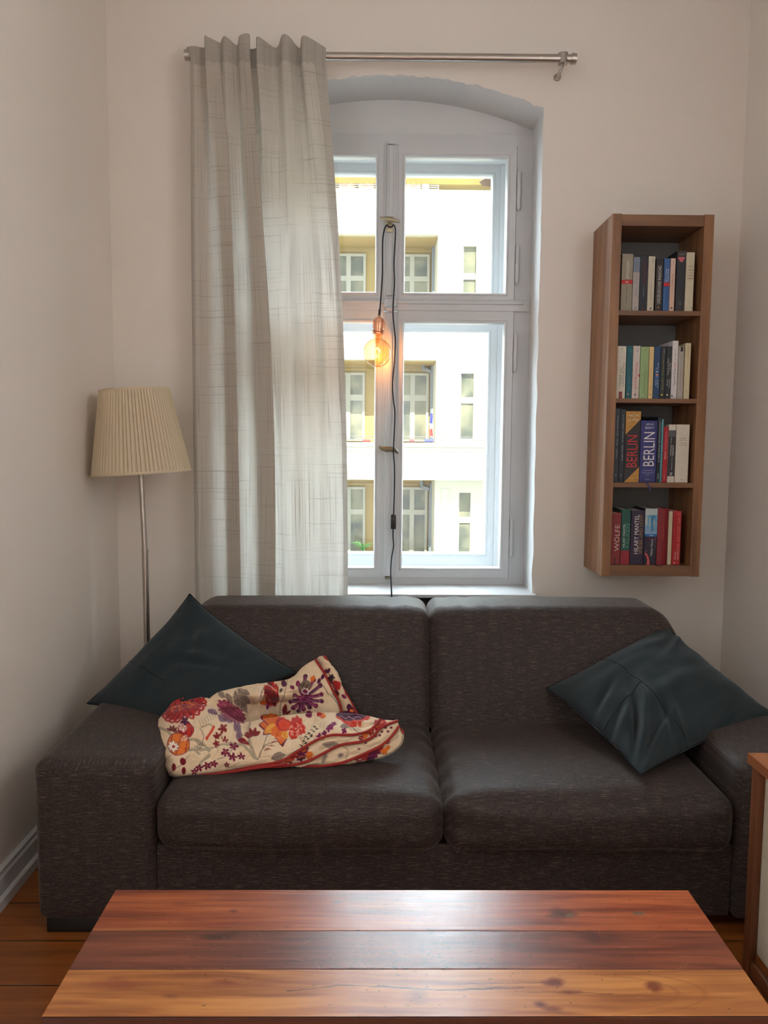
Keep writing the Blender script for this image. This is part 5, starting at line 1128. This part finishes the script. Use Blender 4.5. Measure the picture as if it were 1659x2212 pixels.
def outside_things():
    zf = lambda py, Y: at(943, py, Y=Y).z
    # tricolour flag leaning on the balcony
    t = tag(empty('flag', at(936, 945, Y=23.4)), 'small blue, white and red flag hanging limp on the balcony railing', 'flag')
    p0 = at(934, 890, Y=23.4); p1 = at(936, 952, Y=23.4)
    MB().tube([p1, p0+Vector((0, 0, .1))], .012, 6).build('pole', WFR, t)
    for k, (c, y0, y1) in enumerate((((.06, .07, .38, 1), 893, 915), ((.8, .8, .8, 1), 915, 926), ((.75, .08, .06, 1), 926, 942))):
        a, b = at(934, y0, Y=23.4), at(934, y1, Y=23.4); m = MB()
        m.grid([[Vector((a.x-.01-.10*f*(.55+.15*k+.05*i/6)+.012*math.sin((k*6+i)*.8), 23.4+.03*math.sin(f*9), a.z+(b.z-a.z)*i/6)) for f in np.linspace(-.4, 1, 8)] for i in range(7)])
        m.build('stripe', plain('flag_cloth', c, .8), t)
    for x0, x1, py, Y, c, lab in ((783, 801, 955, 23.3, (.55, .10, .08, 1), 'red planter box on the lower balcony behind the curtain edge'), (917, 938, 955, 23.3, (.10, .12, .45, 1), 'blue planter box beside the flag'), (884, 896, 955, 23.3, (.5, .1, .12, 1), 'small red planter box beside the blue one'),
                                 (732, 767, 411, 24.3, (.60, .13, .09, 1), 'terracotta planter on the roof terrace nearest the curtain'), (776, 808, 411, 24.3, (.60, .13, .09, 1), 'terracotta planter on the roof terrace beside the mullion'), (872, 909, 411, 24.3, (.60, .13, .09, 1), 'terracotta planter on the roof terrace beside the grey screen')):
        a = at(x0, py, Y=Y); b = at(x1, py, Y=Y); hgt = .10 if Y < 24 else .13
        m = MB(); m.prism([(a.x+.02, a.z), (b.x-.02, a.z), (b.x, a.z+hgt), (a.x, a.z+hgt)], Y, Y+.22); o = m.build('planter_box', plain('planter', c, .7), smooth=False)
        tag(o, lab, 'planter', 'balcony planters')
        if Y > 24:
            m = MB(); r = random.Random(x0)
            for k in range(60):
                x = r.uniform(a.x+.05, b.x-.05); m.tube([(x, Y+.1, a.z+hgt-.02), (x+r.uniform(-.08, .08), Y+.1+r.uniform(-.08, .08), a.z+hgt+r.uniform(.04, .15))], [.012, .004], 4)
            m.build('foliage', plain('dry_orange_leaves', (.55, .22, .07, 1), .8), o)
    a = at(912, 410, Y=24.6); b = at(926, 398, Y=24.6)
    tag(MB().box(a.x, b.x, 24.6, 24.65, a.z, b.z).build('privacy_screen', plain('grey_screen', (.35, .42, .55, 1), .7), smooth=False), 'blue-grey screen on the roof terrace', 'screen')
    # potted plant on the ground floor loggia
    t = tag(empty('potted_plant', at(785, 1195, Y=24.6)), 'spiky green pot plant on the lowest loggia', 'plant')
    c = at(784, 1192, Y=24.6); MB().lathe([(0, -.25), (.12, -.25), (.17, 0), (.14, 0), (0, -.02)], 16, c).build('pot', plain('pot', (.4, .38, .34, 1), .8), t)
    m = MB(); r = random.Random(2)
    for k in range(46):
        a = r.uniform(0, 2*PI); l = r.uniform(.2, .42); m.tube([c, c+Vector((math.cos(a)*l*.4, math.sin(a)*l*.4, l*.7)), c+Vector((math.cos(a)*l, math.sin(a)*l, l*.75))], [.012, .012, .003], 4)
    m.build('leaves', plain('plant_green', (.07, .20, .05, 1), .6), t)
    # brown parasol on the roof terrace
    t = tag(empty('parasol', at(1068, 400, Y=24.45)), 'brown parasol on the roof terrace showing only one canopy edge', 'parasol')
    c = at(1068, 384, Y=24.45); MB().lathe([(.0, .20), (.45, -.10), (.47, -.13), (.43, -.11), (0, .17)], 8, c).build('canopy', plain('brown_canopy', (.12, .07, .05, 1), .8), t, smooth=False)
    MB().tube([c+Vector((0, 0, .24)), c+Vector((0, 0, -1.2))], .02, 8).build('pole', WFR, t)
    tag(MB().box(-30, 30, 4.5, 40, -9.3, -9).build('courtyard_ground', plain('grey_paving', (.12, .12, .11, 1), .9), smooth=False), kind='structure')
outside_things()
bpy.data.materials.remove(bpy.data.materials['tmp'])
bpy.context.view_layer.update()
